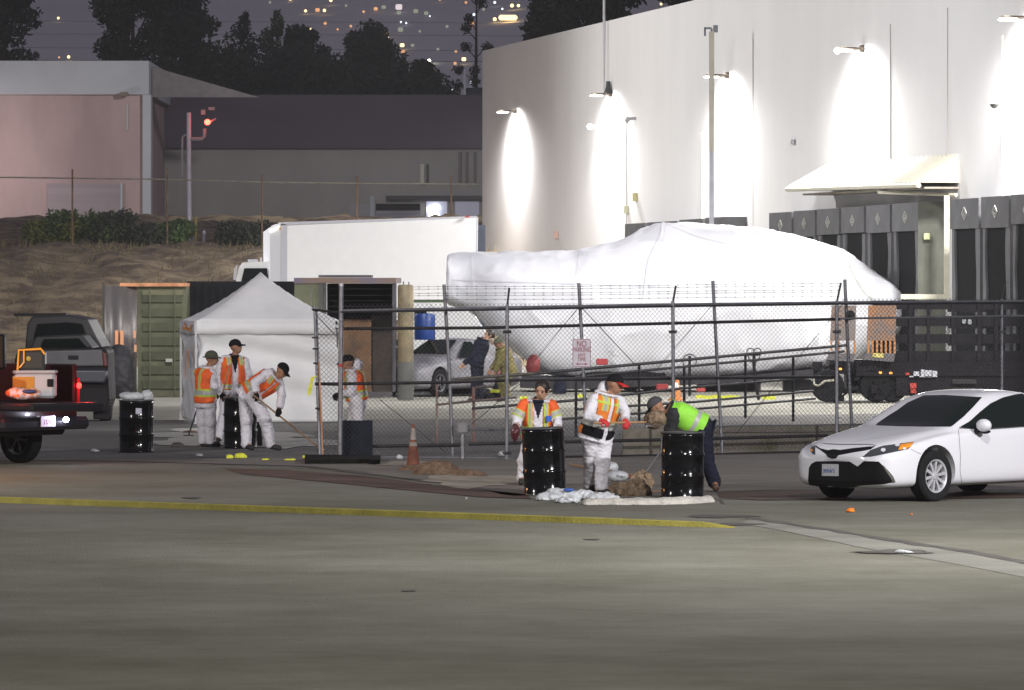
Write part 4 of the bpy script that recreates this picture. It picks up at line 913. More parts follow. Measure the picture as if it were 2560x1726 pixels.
# pale ridge of absorbent before the right drum
rg = [(1470,1262),(1540,1262),(1600,1262),(1660,1262),(1720,1260),(1770,1256)]
def rf(P):
    d = None
    for a, b in zip(rg[:-1], rg[1:]):
        e = cap_(P*A3((1,.55,1)), A3(G(*a))*A3((1,.55,1)), A3(G(*b))*A3((1,.55,1)), .085,.085); d = e if d is None else smin(d, e, .04)
    return np.maximum(d+.022*wob(P, 11, 5)+.008*wob(P,40,6), -P[:,2])
a = A3(G(1450,1262)); b = A3(G(1800,1250)); v, f = sdf_mesh(rf, np.minimum(a,b)-A3((.15,.5,.02)), np.maximum(a,b)+A3((.2,.5,.2)), .012)
np_obj('powder_ridge', v, f, mat('pale_powder',(.52,.50,.45),.95,var=.12,vscale=8,bump=.5,bscale=30), None, kind='structure')
crack([(1790,1248),(1812,1262)], .01, 'stick_mark', M_stain, .012)
# tools
def shovel(label, a, b, blade=None, bm=None, r=.015, m=None, cat='shovel', kind='shovel'):
    a = Vector(a); b = Vector(b); t = thing(kind, label, cat, tuple(a)); mb = MB(); mb.tube([(0,0,0), b-a], r, 8); mb.build('handle', m or M_wood, t, smooth='auto')
    if blade:
        dr = (b-a).normalized(); sd = Vector(blade[3]).normalized() if len(blade) > 3 else dr.cross(Vector((0,0,1))).normalized(); nn = sd.cross(dr)
        L_, W_, cv = blade[:3]; vs = []; k = 8; e = b-a
        for i in range(k+1):
            f = i/k; wv = W_*(1 if f < .65 else math.sqrt(max(0,1-((f-.65)/.38)**2)))
            for j in (-1,-.5,0,.5,1): vs.append(e+dr*L_*f+sd*wv*j/1+nn*cv*(j*j))
        fs = [(i*5+j,i*5+j+1,(i+1)*5+j+1,(i+1)*5+j) for i in range(k) for j in range(4)]
        q = MB().add(vs, fs); o = q.build('blade', bm, t, smooth=True); md = o.modifiers.new('s','SOLIDIFY'); md.thickness = .006
    return t
M_blade = mat('rusty_red_blade', (.30,.055,.035), .6, var=.4, vscale=10); M_bsteel = mat('steel_blade', (.2,.19,.18), .4, metal=.6)
hl = A3(o6)+K6['haL']; hr = A3(o6)+K6['haR']
hd = (hl-hr)/np.linalg.norm(hl-hr); 
shovel('wooden shovel swung by the worker in the red billed cap', hr-hd*.12+A3((0,-.06,-.03)), hl+hd*.36+A3((0,-.06,-.03)), (.26,.12,.03,(0,1,.3)), M_bsteel)
bl = hl+hd*.52
blob('thrown_dirt', tuple(bl+A3((.0,-.08,.0))), (.145,.12,.125), .03, 14, 70, M_dirt, 'brown clump of dirt on the lifted shovel', 'dirt')
shovel('dark long shovel with red blade lying behind the right drum', G(1665,1170)+Vector((0,.3,.35)), G(1600,1222)+Vector((0,.12,.10)), (.24,.13,.02,(.9,.4,.1)), M_blade, m=M_dsteel)
shovel('long broom handle lying on the ground behind the drums', G(1425,1166)+Vector((0,0,.03)), G(1582,1197)+Vector((0,0,.05)), (.2,.12,.02,(.9,.4,.0)), M_blade, m=M_wood, cat='tool', kind='push_broom')
h3l = A3(o3)+K3['haL']; h3r = A3(o3)+K3['haR']; e3 = A3(G(800,1128)); dd = h3l-h3r
shovel('long handled rake held by the bending worker', h3r+A3((-.03,-.08,-.04)), tuple(e3+A3((0,.1,.04))), (.05,.18,.0,(.3,1,0)), M_bsteel, m=M_wood, cat='rake', kind='rake')
h2 = A3(o2)+K2['haR']
shovel('wooden stick upright in the hand of the tall worker', h2+A3((-.02,-.1,-.10)), h2+A3((.14,-.05,.52)), m=M_wood, cat='stick', kind='wooden_stick')
h1 = A3(G(492,1022)); shovel('short dark broom leaning left of the worker in the olive hat', A3(W(494,1018,dz(1090))), A3(G(472,1092))+A3((0,0,.03)), (.05,.10,.0,(1,.2,0)), M_dsteel, m=M_dsteel, cat='broom', kind='broom')
blob('black_bag', tuple(A3(G(640,1118))+A3((0,.35,.16))), (.09,.12,.26), .02, 12, 71, M_blk, 'black bag standing behind the bending worker legs', 'bag', flat=.003)
blob('brown_glove_bundle', tuple(A3(o5)+K5['haR']+A3((-.02,-.06,-.10))), (.075,.07,.13), .022, 20, 72, mat('dark_red_leather',(.07,.015,.02),.25,var=.4,vscale=10), 'dark red glossy gloves held in the woman left of the drum', 'gloves')
# cone
p = G(1033,1167); t = thing('traffic_cone', 'dirty orange traffic cone with two pale bands', 'cone', p)
M_cone = mat('dirty_orange', (.15,.05,.03), .8, var=.35, vscale=6); M_cw = mat('dirty_white_band', (.24,.21,.19), .7, var=.3, vscale=8)
MB().box((0,0,.02), (.22,.22,.04), bev=.01).build('base', mat('cone_base',(.13,.05,.035),.9), t)
mb = MB(); mb.lathe([(.10,.03),(.085,.16),(.065,.32)], n=20); mb.lathe([(.055,.38),(.05,.42)], n=20); mb.lathe([(.03,.60),(.022,.66)], n=20); mb.build('cone_body', M_cone, t, smooth='auto')
mb = MB(); mb.lathe([(.065,.32),(.055,.38)], n=20); mb.lathe([(.05,.42),(.03,.60)], n=20); mb.build('cone_band', M_cw, t, smooth='auto')
# litter
def scrap(u, v, r, m, label, cat='litter', group=None, seed=0):
    return blob(cat.replace(' ','_'), G(u,v)+Vector((0,0,.012)), r, .02, 24, 80+seed, m, label, cat, flat=.004, h=.008, group=group)
M_tape = mat('yellow_caution_tape', (.62,.66,.05), .6, var=.2, vscale=12)
scrap(575,1147,(.07,.05,.06),M_tape,'left crumple of yellow tape on the gutter edge','tape scrap',seed=1)
scrap(601,1146,(.11,.05,.08),M_tape,'largest crumple of yellow tape in front of the black drum','tape scrap',seed=2)
scrap(664,1151,(.05,.04,.02),M_tape,'tiny yellow tape scrap right of the large one','tape scrap',seed=3)
scrap(725,1152,(.10,.04,.025),M_tape,'flat yellow tape scrap left of the black base plate','tape scrap',seed=4)
scrap(760,1147,(.04,.04,.06),M_tape,'upright yellow tape end touching the black base plate','tape scrap',seed=5)
scrap(498,1141,(.06,.04,.03),M_plas,'white litter in front of the worker in the olive hat',seed=6)
scrap(239,1130,(.07,.04,.025),M_plas,'white litter left of the left drum',seed=7)
scrap(300,1131,(.05,.04,.02),M_plas,'small white litter at the foot of the left drum',seed=8)
scrap(2127,1281,(.06,.04,.05),mat('orange_peel',(.85,.22,.02),.5),'larger orange scrap on the road before the car',seed=9)
scrap(2280,1289,(.025,.03,.02),mat('orange_peel',(.85,.22,.02),.5),'smaller orange scrap on the road before the car',seed=10)
scrap(2262,1384,(.10,.05,.02),M_plas,'flat white scrap on the dark patch in the gutter strip',seed=11)
scrap(1000,1148,(.05,.04,.05),M_plas,'white litter left of the traffic cone at the fence foot',seed=12)
scrap(1256,1140,(.07,.06,.08),M_plas,'round white litter at the fence foot near the utility box',seed=13)
scrap(1165,1250,(.012,.012,.012),M_plas,'white speck on the street before the yellow kerb',seed=14)
scrap(1950,1125,(.09,.06,.04),M_plas,'pale litter on the low wall left of the white car',seed=15)
scrap(1283,1530,(.012,.012,.01),M_plas,'tiny white speck in the street foreground',seed=16)

# ---------------------------------------------------------------- fence, gate, rails
def fp(u, z=0., off=0.):                                  # a point on the fence line
    vb = float(np.interp(u, [780,930,1290,1764,2100,2600], [1147,1146.5,1149,1139,1131,1122])); p = G(u, vb); p.y += off; p.z = z; return p
def fz(u, v): p = fp(u); return H+(YH-v)*p.y/F
fence = thing('chain_link_fence', 'chain link fence with barbed wire between street and yard', 'fence', fp(1300))
def fa(mb, name, m, par=fence, **k):
    o = mb.build(name, m, par, **k); o.location = -par.location; return o
for (ut, vt, ub) in ((1268,767,1266.7),(1682,758,1684),(2092,756,2092),(2504.6,752,2504.6)):
    mb = MB(); b = fp(ub, .0); mb.tube([b, (fp(ut).x, b.y, fz(ut,vt)+.03)], .030, 10); q = fa(mb, 'fence_post', M_galv, smooth='auto')
    mb = MB(); tip = {1268:(1273,720),1682:(1689.5,715),2092:(2102,707.6),2504.6:(2513,706)}[ut]
    mb.tube([(fp(ut).x, b.y, fz(ut,vt)), (fp(tip[0]).x, b.y, fz(*tip))], .018, 6); fa(mb, 'barb_arm', M_dsteel)
    mb = MB(); mb.box((fp(ut).x, b.y-.01, fz(ut,830)), (.14,.06,.05), bev=.01); fa(mb, 'clamp', M_dsteel); mb = MB(); mb.box((fp(ut).x, b.y-.01, .10), (.14,.06,.05), bev=.01); fa(mb, 'clamp', M_dsteel)
def rail(par, pts, r, m, off=0., name='rail', n=8):
    mb = MB(); mb.tube([(fp(u).x, fp(u).y+off, fz(u,v)) for u,v in pts], r, n); return fa(mb, name, m, par, smooth='auto')
rail(fence, [(852,777.5),(1200,771),(1620,763),(2100,757),(2620,753)], .024, M_galv, 0, 'top_rail')
rail(fence, [(852,780.5),(1200,775.5),(1620,767.5),(2100,760.5),(2620,757)], .016, M_dsteel, -.03, 'top_rail')
for i, (a, b, c) in enumerate(((717,714,709),(723,720,716),(733.5,730,726),(739.5,735.5,731),(750,746,742.5))):
    rd = random.Random(i); us = list(range(1035,2101,24))+[2101]; pts = []; mb = MB()
    for u in us:
        v = np.interp(u, [1035,1600,2100], [a+1.5,b,c])+.9*math.sin((u-1268)/415*PI*1)+rd.uniform(-.25,.25)
        pts.append(Vector((fp(u).x, fp(u).y+(.0 if i%2 else .15), fz(u,v))))
    mb.tube(pts, .0035, 4)
    for k in range(len(pts)-1):
        for q in (.5,):
            c_ = pts[k].lerp(pts[k+1], q); mb.tube([c_+Vector((-.008,0,-.012)), c_+Vector((.008,0,.012))], .0035, 4); mb.tube([c_+Vector((.016,0,-.006)), c_+Vector((-.016,0,.006))], .0035, 4)
    fa(mb, 'barbed_wire', M_dsteel, fix=False)
# chain-link mesh: real diagonal wires
def chain(par, u0, u1, vt0, vt1, vb0, vb1, pitch, off, name='chain_link_mesh', r=.0031, tips=True, y0=None):
    P0, P1 = fp(u0), fp(u1); Lh = (P1-P0).length; ex = (P1-P0).normalized(); mb = MB()
    if y0 is not None: pass
    zt = lambda a: fz(u0,vt0)+(fz(u1,vt1)-fz(u0,vt0))*a/Lh; zb = max(.05, min(fz(u0,vb0), fz(u1,vb1)))
    hh = min(zt(0), zt(Lh))-zb+(.09 if tips else 0)
    n = int((Lh+hh)/pitch)+1
    for sg in (1,-1):
        for i in range(n):
            a = i*pitch-hh if sg == 1 else i*pitch
            x0, x1 = (a, a+hh) if sg == 1 else (a, a-hh); z0, z1 = zb, zb+hh
            # clip to the panel
            def clip(x0,z0,x1,z1):
                if x0 < 0: z0 += (0-x0)*(z1-z0)/(x1-x0); x0 = 0
                if x0 > Lh: z0 += (Lh-x0)*(z1-z0)/(x1-x0); x0 = Lh
                if x1 > Lh: z1 -= (x1-Lh)*(z1-z0)/(x1-x0); x1 = Lh
                if x1 < 0: z1 -= (x1-0)*(z1-z0)/(x1-x0); x1 = 0
                return x0,z0,x1,z1
            if max(x0,x1) <= 0 or min(x0,x1) >= Lh: continue
            x0,z0,x1,z1 = clip(x0,z0,x1,z1)
            if z1-z0 < .02: continue
            o_ = off+sg*.002
            mb.tube([P0+ex*x0+Vector((0,o_,z0)), P0+ex*x1+Vector((0,o_,z1))], r, 3, cap=False)
    return fa(mb, name, M_wire, par, fix=False)
M_wire = mat('mesh_wire', (.10,.10,.11), .5, metal=.5)
chain(fence, 856, 2101, 773, 760, 1146, 1130, .078, .03)
chain(fence, 2101, 2620, 760, 756, 1130, 1122, .078, .03)
# the inner frame of straight uprights, rails and braces
t = gate = thing('rolling_gate', 'long chain link gate frame with tall straight uprights and dark rails', 'gate', fp(1450,0,.25))
for (ut, vt, um, vm, ub, vb) in ((1110,711.6,1122,900,1132,1140),(1447,708,1455,860,1468,1148),(1782,702.5,1796,960,1806,1140),(2112,699,2124,960,2133,1132)):
    mb = MB(); q = fp(ub,0,.25).y; mb.tube([(X(ub,F/q),q,.02),(X(um,F/q),q,H+(YH-vm)*q/F),(X(ut,F/q),q,H+(YH-vt)*q/F)], .029, 10); fa(mb, 'upright', M_galv, t, smooth='auto')
rail(t, [(858,822.5),(1200,820.5),(1620,810.5),(2100,798.5)], .026, M_dsteel, .2, 'mid_rail')
rail(fence, [(2100,797),(2620,789)], .018, M_galv, .0, 'mid_rail')
rail(t, [(786,961),(928,960),(1121,957),(1295,951),(1580,948),(2100,943)], .026, M_dsteel, .2, 'middle_rail')
rail(t, [(1120,953.5),(1295,947.5),(1580,944.5),(2100,940)], .007, M_galv, .17, 'reflecting_wire', 6)
rail(t, [(928,1117),(1150,1114)], .028, M_dsteel, .2, 'lower_rail'); rail(t, [(1172,1111),(1290,1109),(1700,1100),(2070,1090)], .028, M_dsteel, .2, 'lower_rail')
rail(t, [(855,1144),(1100,1145),(1313,1147)], .022, M_galv, .1, 'bottom_rail'); rail(t, [(1400,1143),(1764,1137),(2060,1129)], .018, M_dsteel, .1, 'bottom_rail')
rail(t, [(1700,1068),(1900,1065),(2200,1062)], .010, M_galv, .2, 'tension_wire', 6)
for (a, b) in (((1444,772),(1328,912)),((1457,772),(1590,914)),((1778,766),(1640,925)),((2108,760),(1860,1060)),((1860,1060),(1840,1085)),((950,1000),(1112,1130)),((1180,1060),(1300,960))):
    mb = MB(); y = fp(a[0]).y+.22; mb.tube([(X(a[0],F/y),y,H+(YH-a[1])*y/F),(X(b[0],F/y),y,H+(YH-b[1])*y/F)], .006, 5); fa(mb, 'brace_wire', M_dsteel, t)
# sign
sg = thing('no_parking_sign', 'white no parking sign with red letters on the fence', 'sign', fp(1454, fz(1454,883), -.06))
def rrect(w_, h_, r, n=5):
    o = []
    for cx, cy, a0 in ((w_/2-r,h_/2-r,0),(-w_/2+r,h_/2-r,90),(-w_/2+r,-h_/2+r,180),(w_/2-r,-h_/2+r,270)):
        for i in range(n+1): a = R(a0+90*i/n); o.append((cx+r*math.cos(a), cy+r*math.sin(a)))
    return o
RX = Matrix.Rotation(R(90),4,'X')
def flat(name, pts, z0, z1, m, par, M): q = MB().prism(pts, z0, z1); o = q.build(name, m, par); o.matrix_local = M; return o
M_sw = mat('sign_white', (.60,.58,.64), .5, var=.05, vscale=6); M_sr = mat('sign_red', (.28,.012,.035), .6)
ss = F/sg.location.y; sw, sh = 46.5/ss, 71/ss
flat('plate', rrect(sw,sh,.025), 0, .004, M_sw, sg, RX)
mb = MB(); o_, i_ = rrect(sw-.012,sh-.012,.022), rrect(sw-.026,sh-.026,.017); n = len(o_)
mb.add([(x,y,.006) for x,y in o_]+[(x,y,.006) for x,y in i_], [(i,(i+1)%n,n+(i+1)%n,n+i) for i in range(n)]); o = mb.build('border', M_sr, sg, fix=False); o.matrix_local = RX
for tx, sz, y in (('NO',.115,.145),('PARKING',.088,.052),('ANY',.070,-.035),('TIME',.074,-.105)):
    M = RX@Matrix.Translation((0,y*sh/.46,.0065))@Matrix.Diagonal((.82 if tx == 'PARKING' else .9,1.25,1,1)); text_mesh(tx, sz, M_sr, sg, M)
q = MB(); aw = sw*.33; ay = -.178*sh/.46; q.add([(-aw+.04,ay-.006,.0065),(aw-.04,ay-.006,.0065),(aw-.04,ay+.006,.0065),(-aw+.04,ay+.006,.0065)], [(0,1,2,3)])
for sx in (-1,1): q.add([(sx*aw,ay,.0065),(sx*(aw-.045),ay+.018,.0065),(sx*(aw-.045),ay-.018,.0065)], [(0,1,2)])
o = q.build('arrow', M_sr, sg, fix=False); o.matrix_local = RX
# gate post and half-open gate leaf on the left
t = thing('gate_post', 'thick steel gate post with a red tape ring', 'post', fp(850))
MB().tube([(0,0,0),(.02,0,fz(851,713))], .040, 12).build('post', M_galv, t, smooth='auto')
MB().lathe([(.044,0),(.044,.045)], (.02,0,fz(851,713)-.02), 12).build('post_cap', mat('steel_cap',(.35,.37,.4),.4,metal=.5), t)
MB().lathe([(.044,fz(851,918)),(.044,fz(851,910))], (.01,0,0), 12).build('red_ring', mat('red_tape',(.35,.04,.04),.6), t)
t = leaf = thing('gate_leaf', 'narrow chain link gate leaf standing open left of the gate post', 'gate', fp(800))
mb = MB(); mb.tube([fp(800), (fp(784).x, fp(784).y+.5, fz(779,775)+.05)], .026, 10); mb.tube([fp(806), (fp(789).x, fp(789).y+.5, fz(786,778)+.05)], .012, 6); o = mb.build('frame_post', M_galv, t, smooth='auto'); o.location = -t.location
mb = MB(); mb.tube([(fp(779).x,fp(779).y+.5,fz(779,775)),(fp(848).x,fp(848).y,fz(848,782))], .02, 8); mb.tube([(fp(790).x,fp(790).y+.3,fz(790,961)),(fp(848).x,fp(848).y,fz(848,962))], .024, 8); mb.tube([(fp(786).x,fp(786).y+.4,fz(786,785)),(fp(840).x,fp(840).y,fz(840,840))], .006, 5); o = mb.build('leaf_rail', M_dsteel, t); o.location = -t.location
o = chain(t, 790, 846, 778, 782, 1140, 1146, .078, .1, tips=False)
for v in (845,873,909,1022):
    mb = MB(); u = np.interp(v, [775,1146], [780,798]); mb.box((fp(u).x+.02, fp(u).y+.3*(1146-v)/370, fz(u,v)), (.10,.03,.03)); o = mb.build('hinge', M_dsteel, t); o.location = -t.location
mb = MB(); mb.tube([(fp(774).x,fp(774).y+.5,fz(774,712)),(fp(777).x,fp(777).y+.5,fz(777,775))], .008, 6); o = mb.build('antenna_rod', M_galv, t); o.location = -t.location
shovel('bare wooden pole leaning on the open gate leaf', fp(808,.02,-.15), (fp(797).x,fp(797).y+.1,fz(797,905)), m=mat('orange_wood',(.45,.22,.10),.6,var=.2), cat='pole', kind='wooden_pole', r=.014)
mb = MB(); p = [(782,943,.06),(779,955,.05),(775,972,.07),(773,985,.05),(772,990,.02)]
for (a, b) in zip(p[:-1], p[1:]):
    mb.slab([(fp(a[0]).x-a[2]/2,fp(a[0]).y-.02,fz(a[0],a[1])),(fp(a[0]).x+a[2]/2,fp(a[0]).y-.04,fz(a[0],a[1])+.01),(fp(b[0]).x+b[2]/2,fp(b[0]).y-.05,fz(b[0],b[1])),(fp(b[0]).x-b[2]/2,fp(b[0]).y-.02,fz(b[0],b[1]))], .004)
mb.tube([(fp(784).x,fp(784).y-.04,fz(784,945)),(fp(792).x,fp(792).y-.04,fz(792,940))], .012, 5); mb.build('yellow_tape', M_tape, label='yellow caution tape tied to the open gate leaf', cat='tape')
mb = MB(); mb.tube([(fp(843).x,fp(843).y+.05,fz(843,870)),(fp(842).x,fp(842).y+.05,fz(842,822))], .010, 6); mb.box((fp(841).x,fp(841).y+.05,fz(841,808)), (.035,.03,.055)); mb.box((fp(841).x,fp(841).y+.05,fz(841,822)), (.045,.03,.03)); mb.build('gate_latch', M_dsteel, label='black latch rod left of the thick gate post', cat='latch')
mb = MB(); z0, z1 = .03, fz(892,1052); mb.box(fp(892,(z0+z1)/2,.14), ((931-853)/F*fp(892).y,.05,z1-z0), bev=.01); mb.build('black_board', mat('black_rubber_board',(.016,.020,.028),.85,var=.2,vscale=5,spec=.15), label='square black board behind the mesh right of the gate post', cat='board')
mb = MB(); pl = [G(762,1148),G(952,1150),G(950,1162),G(935,1163),G(920,1160),G(762,1161)]
mb.prism([(q.x,q.y) for q in pl], .008, .075); mb.build('base_plate', mat('black_rubber',(.010,.009,.008),.9,var=.3,spec=.1), label='long black rubber base plate under the gate post', cat='base plate')
# utility box on a stub post
p = fp(1156,0,.1); t = thing('utility_box', 'grey utility box on a stub post behind the mesh', 'electrical box', p); mb = MB()
MB().box((0,0,fz(1156,1072)), (.19,.12,.18), bev=.03).build('box', mat('box_grey',(.22,.22,.23),.5,var=.1), t); MB().tube([(0,0,0),(0,0,fz(1156,1085))], .03, 8).build('post', M_galv, t, smooth='auto'); 
MB().tube([(.1,0,fz(1170,1075)),(.9,.4,fz(1290,1078))], .022, 6).build('arm', M_galv, t, smooth='auto')
# low concrete wall behind the right half of the fence
mb = MB(); pts = []
for u in (1560,1764,2000,2200,2700):
    q = fp(u,0,.9); pts.append(q)
tp = [H+(YH-v)*q.y/F for v, q in zip((1072,1068,1063,1060,1055), pts)]
vs = []
for q, z in zip(pts, tp): vs += [(q.x,q.y,-.01),(q.x,q.y,z),(q.x,q.y+.25,z),(q.x,q.y+.25,-.01)]
mb.add(vs, [(i*4+j,i*4+j+1,i*4+j+5,i*4+j+4) for i in range(4) for j in range(3)]+[(0,1,2,3),(16,17,18,19)])
mb.build('low_wall', mat('mossy_concrete', (.22,.20,.165), .9, col2=(.12,.115,.06), vscale=1.8, lo=.3, hi=.5, bump=.4, bscale=14), label='low mossy concrete wall behind the right part of the fence', cat='wall')
# ramp railing
t = rmp = thing('ramp_railing', 'dark pipe railing rising to the right behind the fence', 'railing', (0, 91, 0))
def rp(u, v): d = np.interp(u, [1090,2120], [90.5,103]); return Vector(W(u,v,d))
def rr(pts, r=.026, m=M_dsteel, name='rail'):
    mb = MB(); mb.tube([rp(u,v) for u,v in pts], r, 8); o = mb.build(name, m, t, smooth='auto'); o.location = -t.location
M_tanr = mat('worn_tan_rail', (.16,.145,.10), .6, var=.3, vscale=5); M_redr = mat('red_white_post', (.3,.12,.10), .7, col2=(.35,.33,.28), vscale=9, stretch=(.2,.2,1))
rr([(1333,934.5),(1620,908.7),(2120,863)], .03); rr([(1128,949.5),(1333,934.5)], .03, M_tanr)
rr([(1436,943),(1620,926),(2110,879)], .026); rr([(1182,1021.6),(1291,1013),(1440,1001),(1700,972),(1740,968),(1985,948),(2050,941)])
rr([(1440,1024),(1740,1005),(2034,978)], .024); rr([(1380,1050),(1740,1023),(2038,997)], .024); rr([(1096,1012),(1182,1003),(1290,994)], .022, M_redr)
for u, v0, v1 in ((1440,942,1103),(1598,911,1054),(1710.6,918,1003),(1863.5,890,1045),(1983,893,1054)): rr([(u,v0),(u,v1)], .027, M_dsteel, 'upright')
rr([(1092,962),(1092,1110)], .02, M_redr, 'upright'); rr([(1184,968),(1185,1127)], .026, M_redr, 'upright'); rr([(1184,970),(1215,966)], .022, M_redr, 'elbow')
# ---------------------------------------------------------------- tent
M_tent = mat('white_tent_cloth', (.85,.85,.85), .75, var=.04, vscale=2, bump=.25, bscale=3, stretch=(1,1,2))
M_clear = mat('clear_plastic_sheet', (.66,.66,.70), .22, var=.1, vscale=3, bump=.5, bscale=5, stretch=(1,1,.4))
d0 = 103.4; FL = Vector((X(490,F/d0), d0, 0)); ef = Vector((2.96,.5,0)).normalized(); es = Vector((-.5,2.96,0)).normalized(); TW = 2.98
tent = thing('canopy_tent', 'white pop-up tent with cloth walls in the yard entrance', 'tent', FL)
def tp_(a, b, z): return ef*a+es*b+Vector((0,0,z))
zt, zv, zp = 2.07, 1.81, 3.07; n = 18; vs = []
for j in range(n+1):
    for i in range(n+1):
        a, b = i/n*TW, j/n*TW; x, y = abs(2*i/n-1), abs(2*j/n-1); r_ = max(x,y); z = zt+(zp-zt)*((1-r_)**1.25*.82+(1-r_)*.18)
        z -= .05*min(1,(1-min(x,y)))*math.sin(min(1,r_)*PI)*.8
        vs.append(tp_(a,b,z))
mb = MB(); mb.add(vs, [(j*(n+1)+i,j*(n+1)+i+1,(j+1)*(n+1)+i+1,(j+1)*(n+1)+i) for j in range(n) for i in range(n)]); o = mb.build('canopy', M_tent, tent, smooth=True, fix=False); o.modifiers.new('s','SOLIDIFY').thickness = .006
for (A_, B_, m, nm) in (((0,0),(TW,0),M_tent,'valance'),((0,0),(0,TW),M_clear,'valance')):
    mb = MB(); k = 24; vs = []
    for i in range(k+1):
        f = i/k; a = A_[0]+(B_[0]-A_[0])*f; b = A_[1]+(B_[1]-A_[1])*f
        for z in (zt, (zt+zv)/2, zv): w_ = (zt-z)*.06*math.sin(f*17); vs.append(tp_(a-(w_+.02 if A_[0]==B_[0] else 0), b-(w_+.02 if A_[1]==B_[1] else 0), z+(.0 if z>zv else .008*math.sin(f*40))))
    mb.add(vs, [(i*3+j,i*3+j+1,(i+1)*3+j+1,(i+1)*3+j) for i in range(k) for j in range(2)]); o = mb.build(nm, m, tent, smooth=True, fix=False); o.modifiers.new('s','SOLIDIFY').thickness = .004
def wall_(nm, A_, B_, m, amp, seed, off):
    rd = random.Random(seed); kx, kz = 60, 36; vs = []; ph = [rd.uniform(0,6) for _ in range(6)]
    for i in range(kx+1):
        f = i/kx
        for j in range(kz+1):
            g = j/kz; z = .03+(zt-.1-.03)*g
            # swags: diagonal folds sagging from the upper left corner
            w_ = amp*(math.sin(9*(g+.32*f*f)*1.8+ph[0])*.9+.5*math.sin(21*(g+.25*f)+ph[1])+.45*math.sin(f*23+ph[2]+g*3)*(1-g))
            a = A_[0]+(B_[0]-A_[0])*f; b = A_[1]+(B_[1]-A_[1])*f
            if A_[1] == B_[1]: vs.append(tp_(a, b+off+w_, z))
            else: vs.append(tp_(a-off*0+w_+.03, b, z))
    mb = MB(); mb.add(vs, [(i*(kz+1)+j,i*(kz+1)+j+1,(i+1)*(kz+1)+j+1,(i+1)*(kz+1)+j) for i in range(kx) for j in range(kz)]); o = mb.build(nm, m, tent, smooth=True, fix=False); o.modifiers.new('s','SOLIDIFY').thickness = .004
wall_('front_wall', (.03,.0), (TW,.0), M_tent, .055, 3, .10)
wall_('side_wall', (0,.05), (0,TW), M_clear, .05, 5, .05)
for a, b in ((0,0),(TW,0),(0,TW),(TW,TW)):
    mb = MB(); mb.box(tp_(a,b,1.03), (.04,.04,2.05)); mb.box(tp_(a,b,.01), (.09,.09,.02)); mb.build('leg', mat('white_tent_leg',(.55,.55,.57),.4,metal=.3), tent)
M_orr = mat('orange_reflection_tint', (.75,.30,.08), .5)  # orange light reflected on the plastic side wall, put in as strips
for pts in ([(.3,1.98),(1.0,1.86)],[(1.9,2.0),(1.2,1.88)],[(.4,1.86),(2.2,1.90)]):
    (b0,z0),(b1,z1) = pts; mb = MB(); mb.slab([tp_(-.05,b0,z0),tp_(-.05,b1,z1),tp_(-.05,b1,z1+.05),tp_(-.05,b0,z0+.05)], .004); mb.build('reflection_strip', M_orr, tent)
for (b0,z0,z1,w_) in ((1.5,.9,1.45,.14),(.9,1.1,1.5,.1)):
    mb = MB(); mb.slab([tp_(-.045,b0,z0),tp_(-.045,b0+w_,z0),tp_(-.045,b0+w_,z1),tp_(-.045,b0,z1)], .004); mb.build('reflection_strip', M_orr, tent)

# ---------------------------------------------------------------- containers
M_khaki = mat('khaki_container', (.10,.103,.06), .75, var=.22, vscale=1.2, bump=.2, bscale=6); M_blackc = mat('black_container', (.010,.011,.013), .8, var=.3, spec=.15)
M_orail = mat('mottled_orange_rail', (.55,.25,.12), .7, var=.35, vscale=3)  # mottled orange colour for the container top rail
s = 100.; d = F/s
t = thing('green_container', 'khaki green shipping container with orange top rail', 'container', (X(403,s), d, 0))
ax = lambda mb, *q, name='x', m=None, par=t: at(par, xbox(mb, *q), name, m)
ax(MB(),344,466,717,992,s,d,d+5.8,name='body',m=M_khaki)
mb = MB(); 
for k in range(7): xbox(mb,356,455,735+k*36,756+k*36,s,d-.05,d+.01)
at(t, mb, 'door_panel', mat('olive_door_panel', (.075,.08,.045), .8, var=.25, vscale=1.5))
ax(MB(),356,458,726,738,s,d-.06,d-.0,name='header_plate',m=mat('khaki_light',(.15,.145,.08),.7,var=.1))
ax(MB(),300,466,708,716.5,s,d-.10,d+5.8,name='top_rail',m=M_orail)
mb = MB(); 
for u in (374,436): xbox(mb,u,u+3,722,985,s,d-.10,d-.06)
at(t, mb, 'lock_rod', M_khaki)
ax(MB(),415,432,897,905,s,d-.13,d-.11,name='plate',m=mat('pale_plate',(.4,.4,.36),.6))
M_sheetm = mat('dull_metal_sheet', (.15,.135,.13), .45, metal=.45, var=.25, vscale=1.5, bump=.35, bscale=2.2, stretch=(2,1,.3))
t2 = thing('metal_sheet', 'tall dull metal sheet standing left of the green container', 'metal sheet', (X(302,s), d, 0)); k = 24; vs = []; mb = MB()
for i in range(k+1):
    f = i/k; u = 262+80*f; y = d-.25+.25*f+.05*math.sin(f*9)
    vs += [(X(u+ (6*(1-f)),s), y-.1, .0),(X(u,s), y, Z(716,s))]
mb.add(vs, [(i*2,i*2+2,i*2+3,i*2+1) for i in range(k)]); o = at(t2, mb, 'sheet', M_sheetm, smooth=True, fix=False); o.modifiers.new('s','SOLIDIFY').thickness = .02
at(t2, xbox(MB(),258,264,708,990,s,d-.3,d-.22), 'frame_post', mat('dark_frame',(.05,.05,.04),.7))
mb = MB()
for (u,v0,v1,w_) in ((290,826,870,4),(303,826,862,4),(336,826,845,3),(338,862,880,3)): xbox(mb,u,u+w_*2,v0,v1,s,d-.34,d-.30)
at(t2, mb, 'reflector_strip', mat('orange_reflector',(.8,.36,.18),.4))
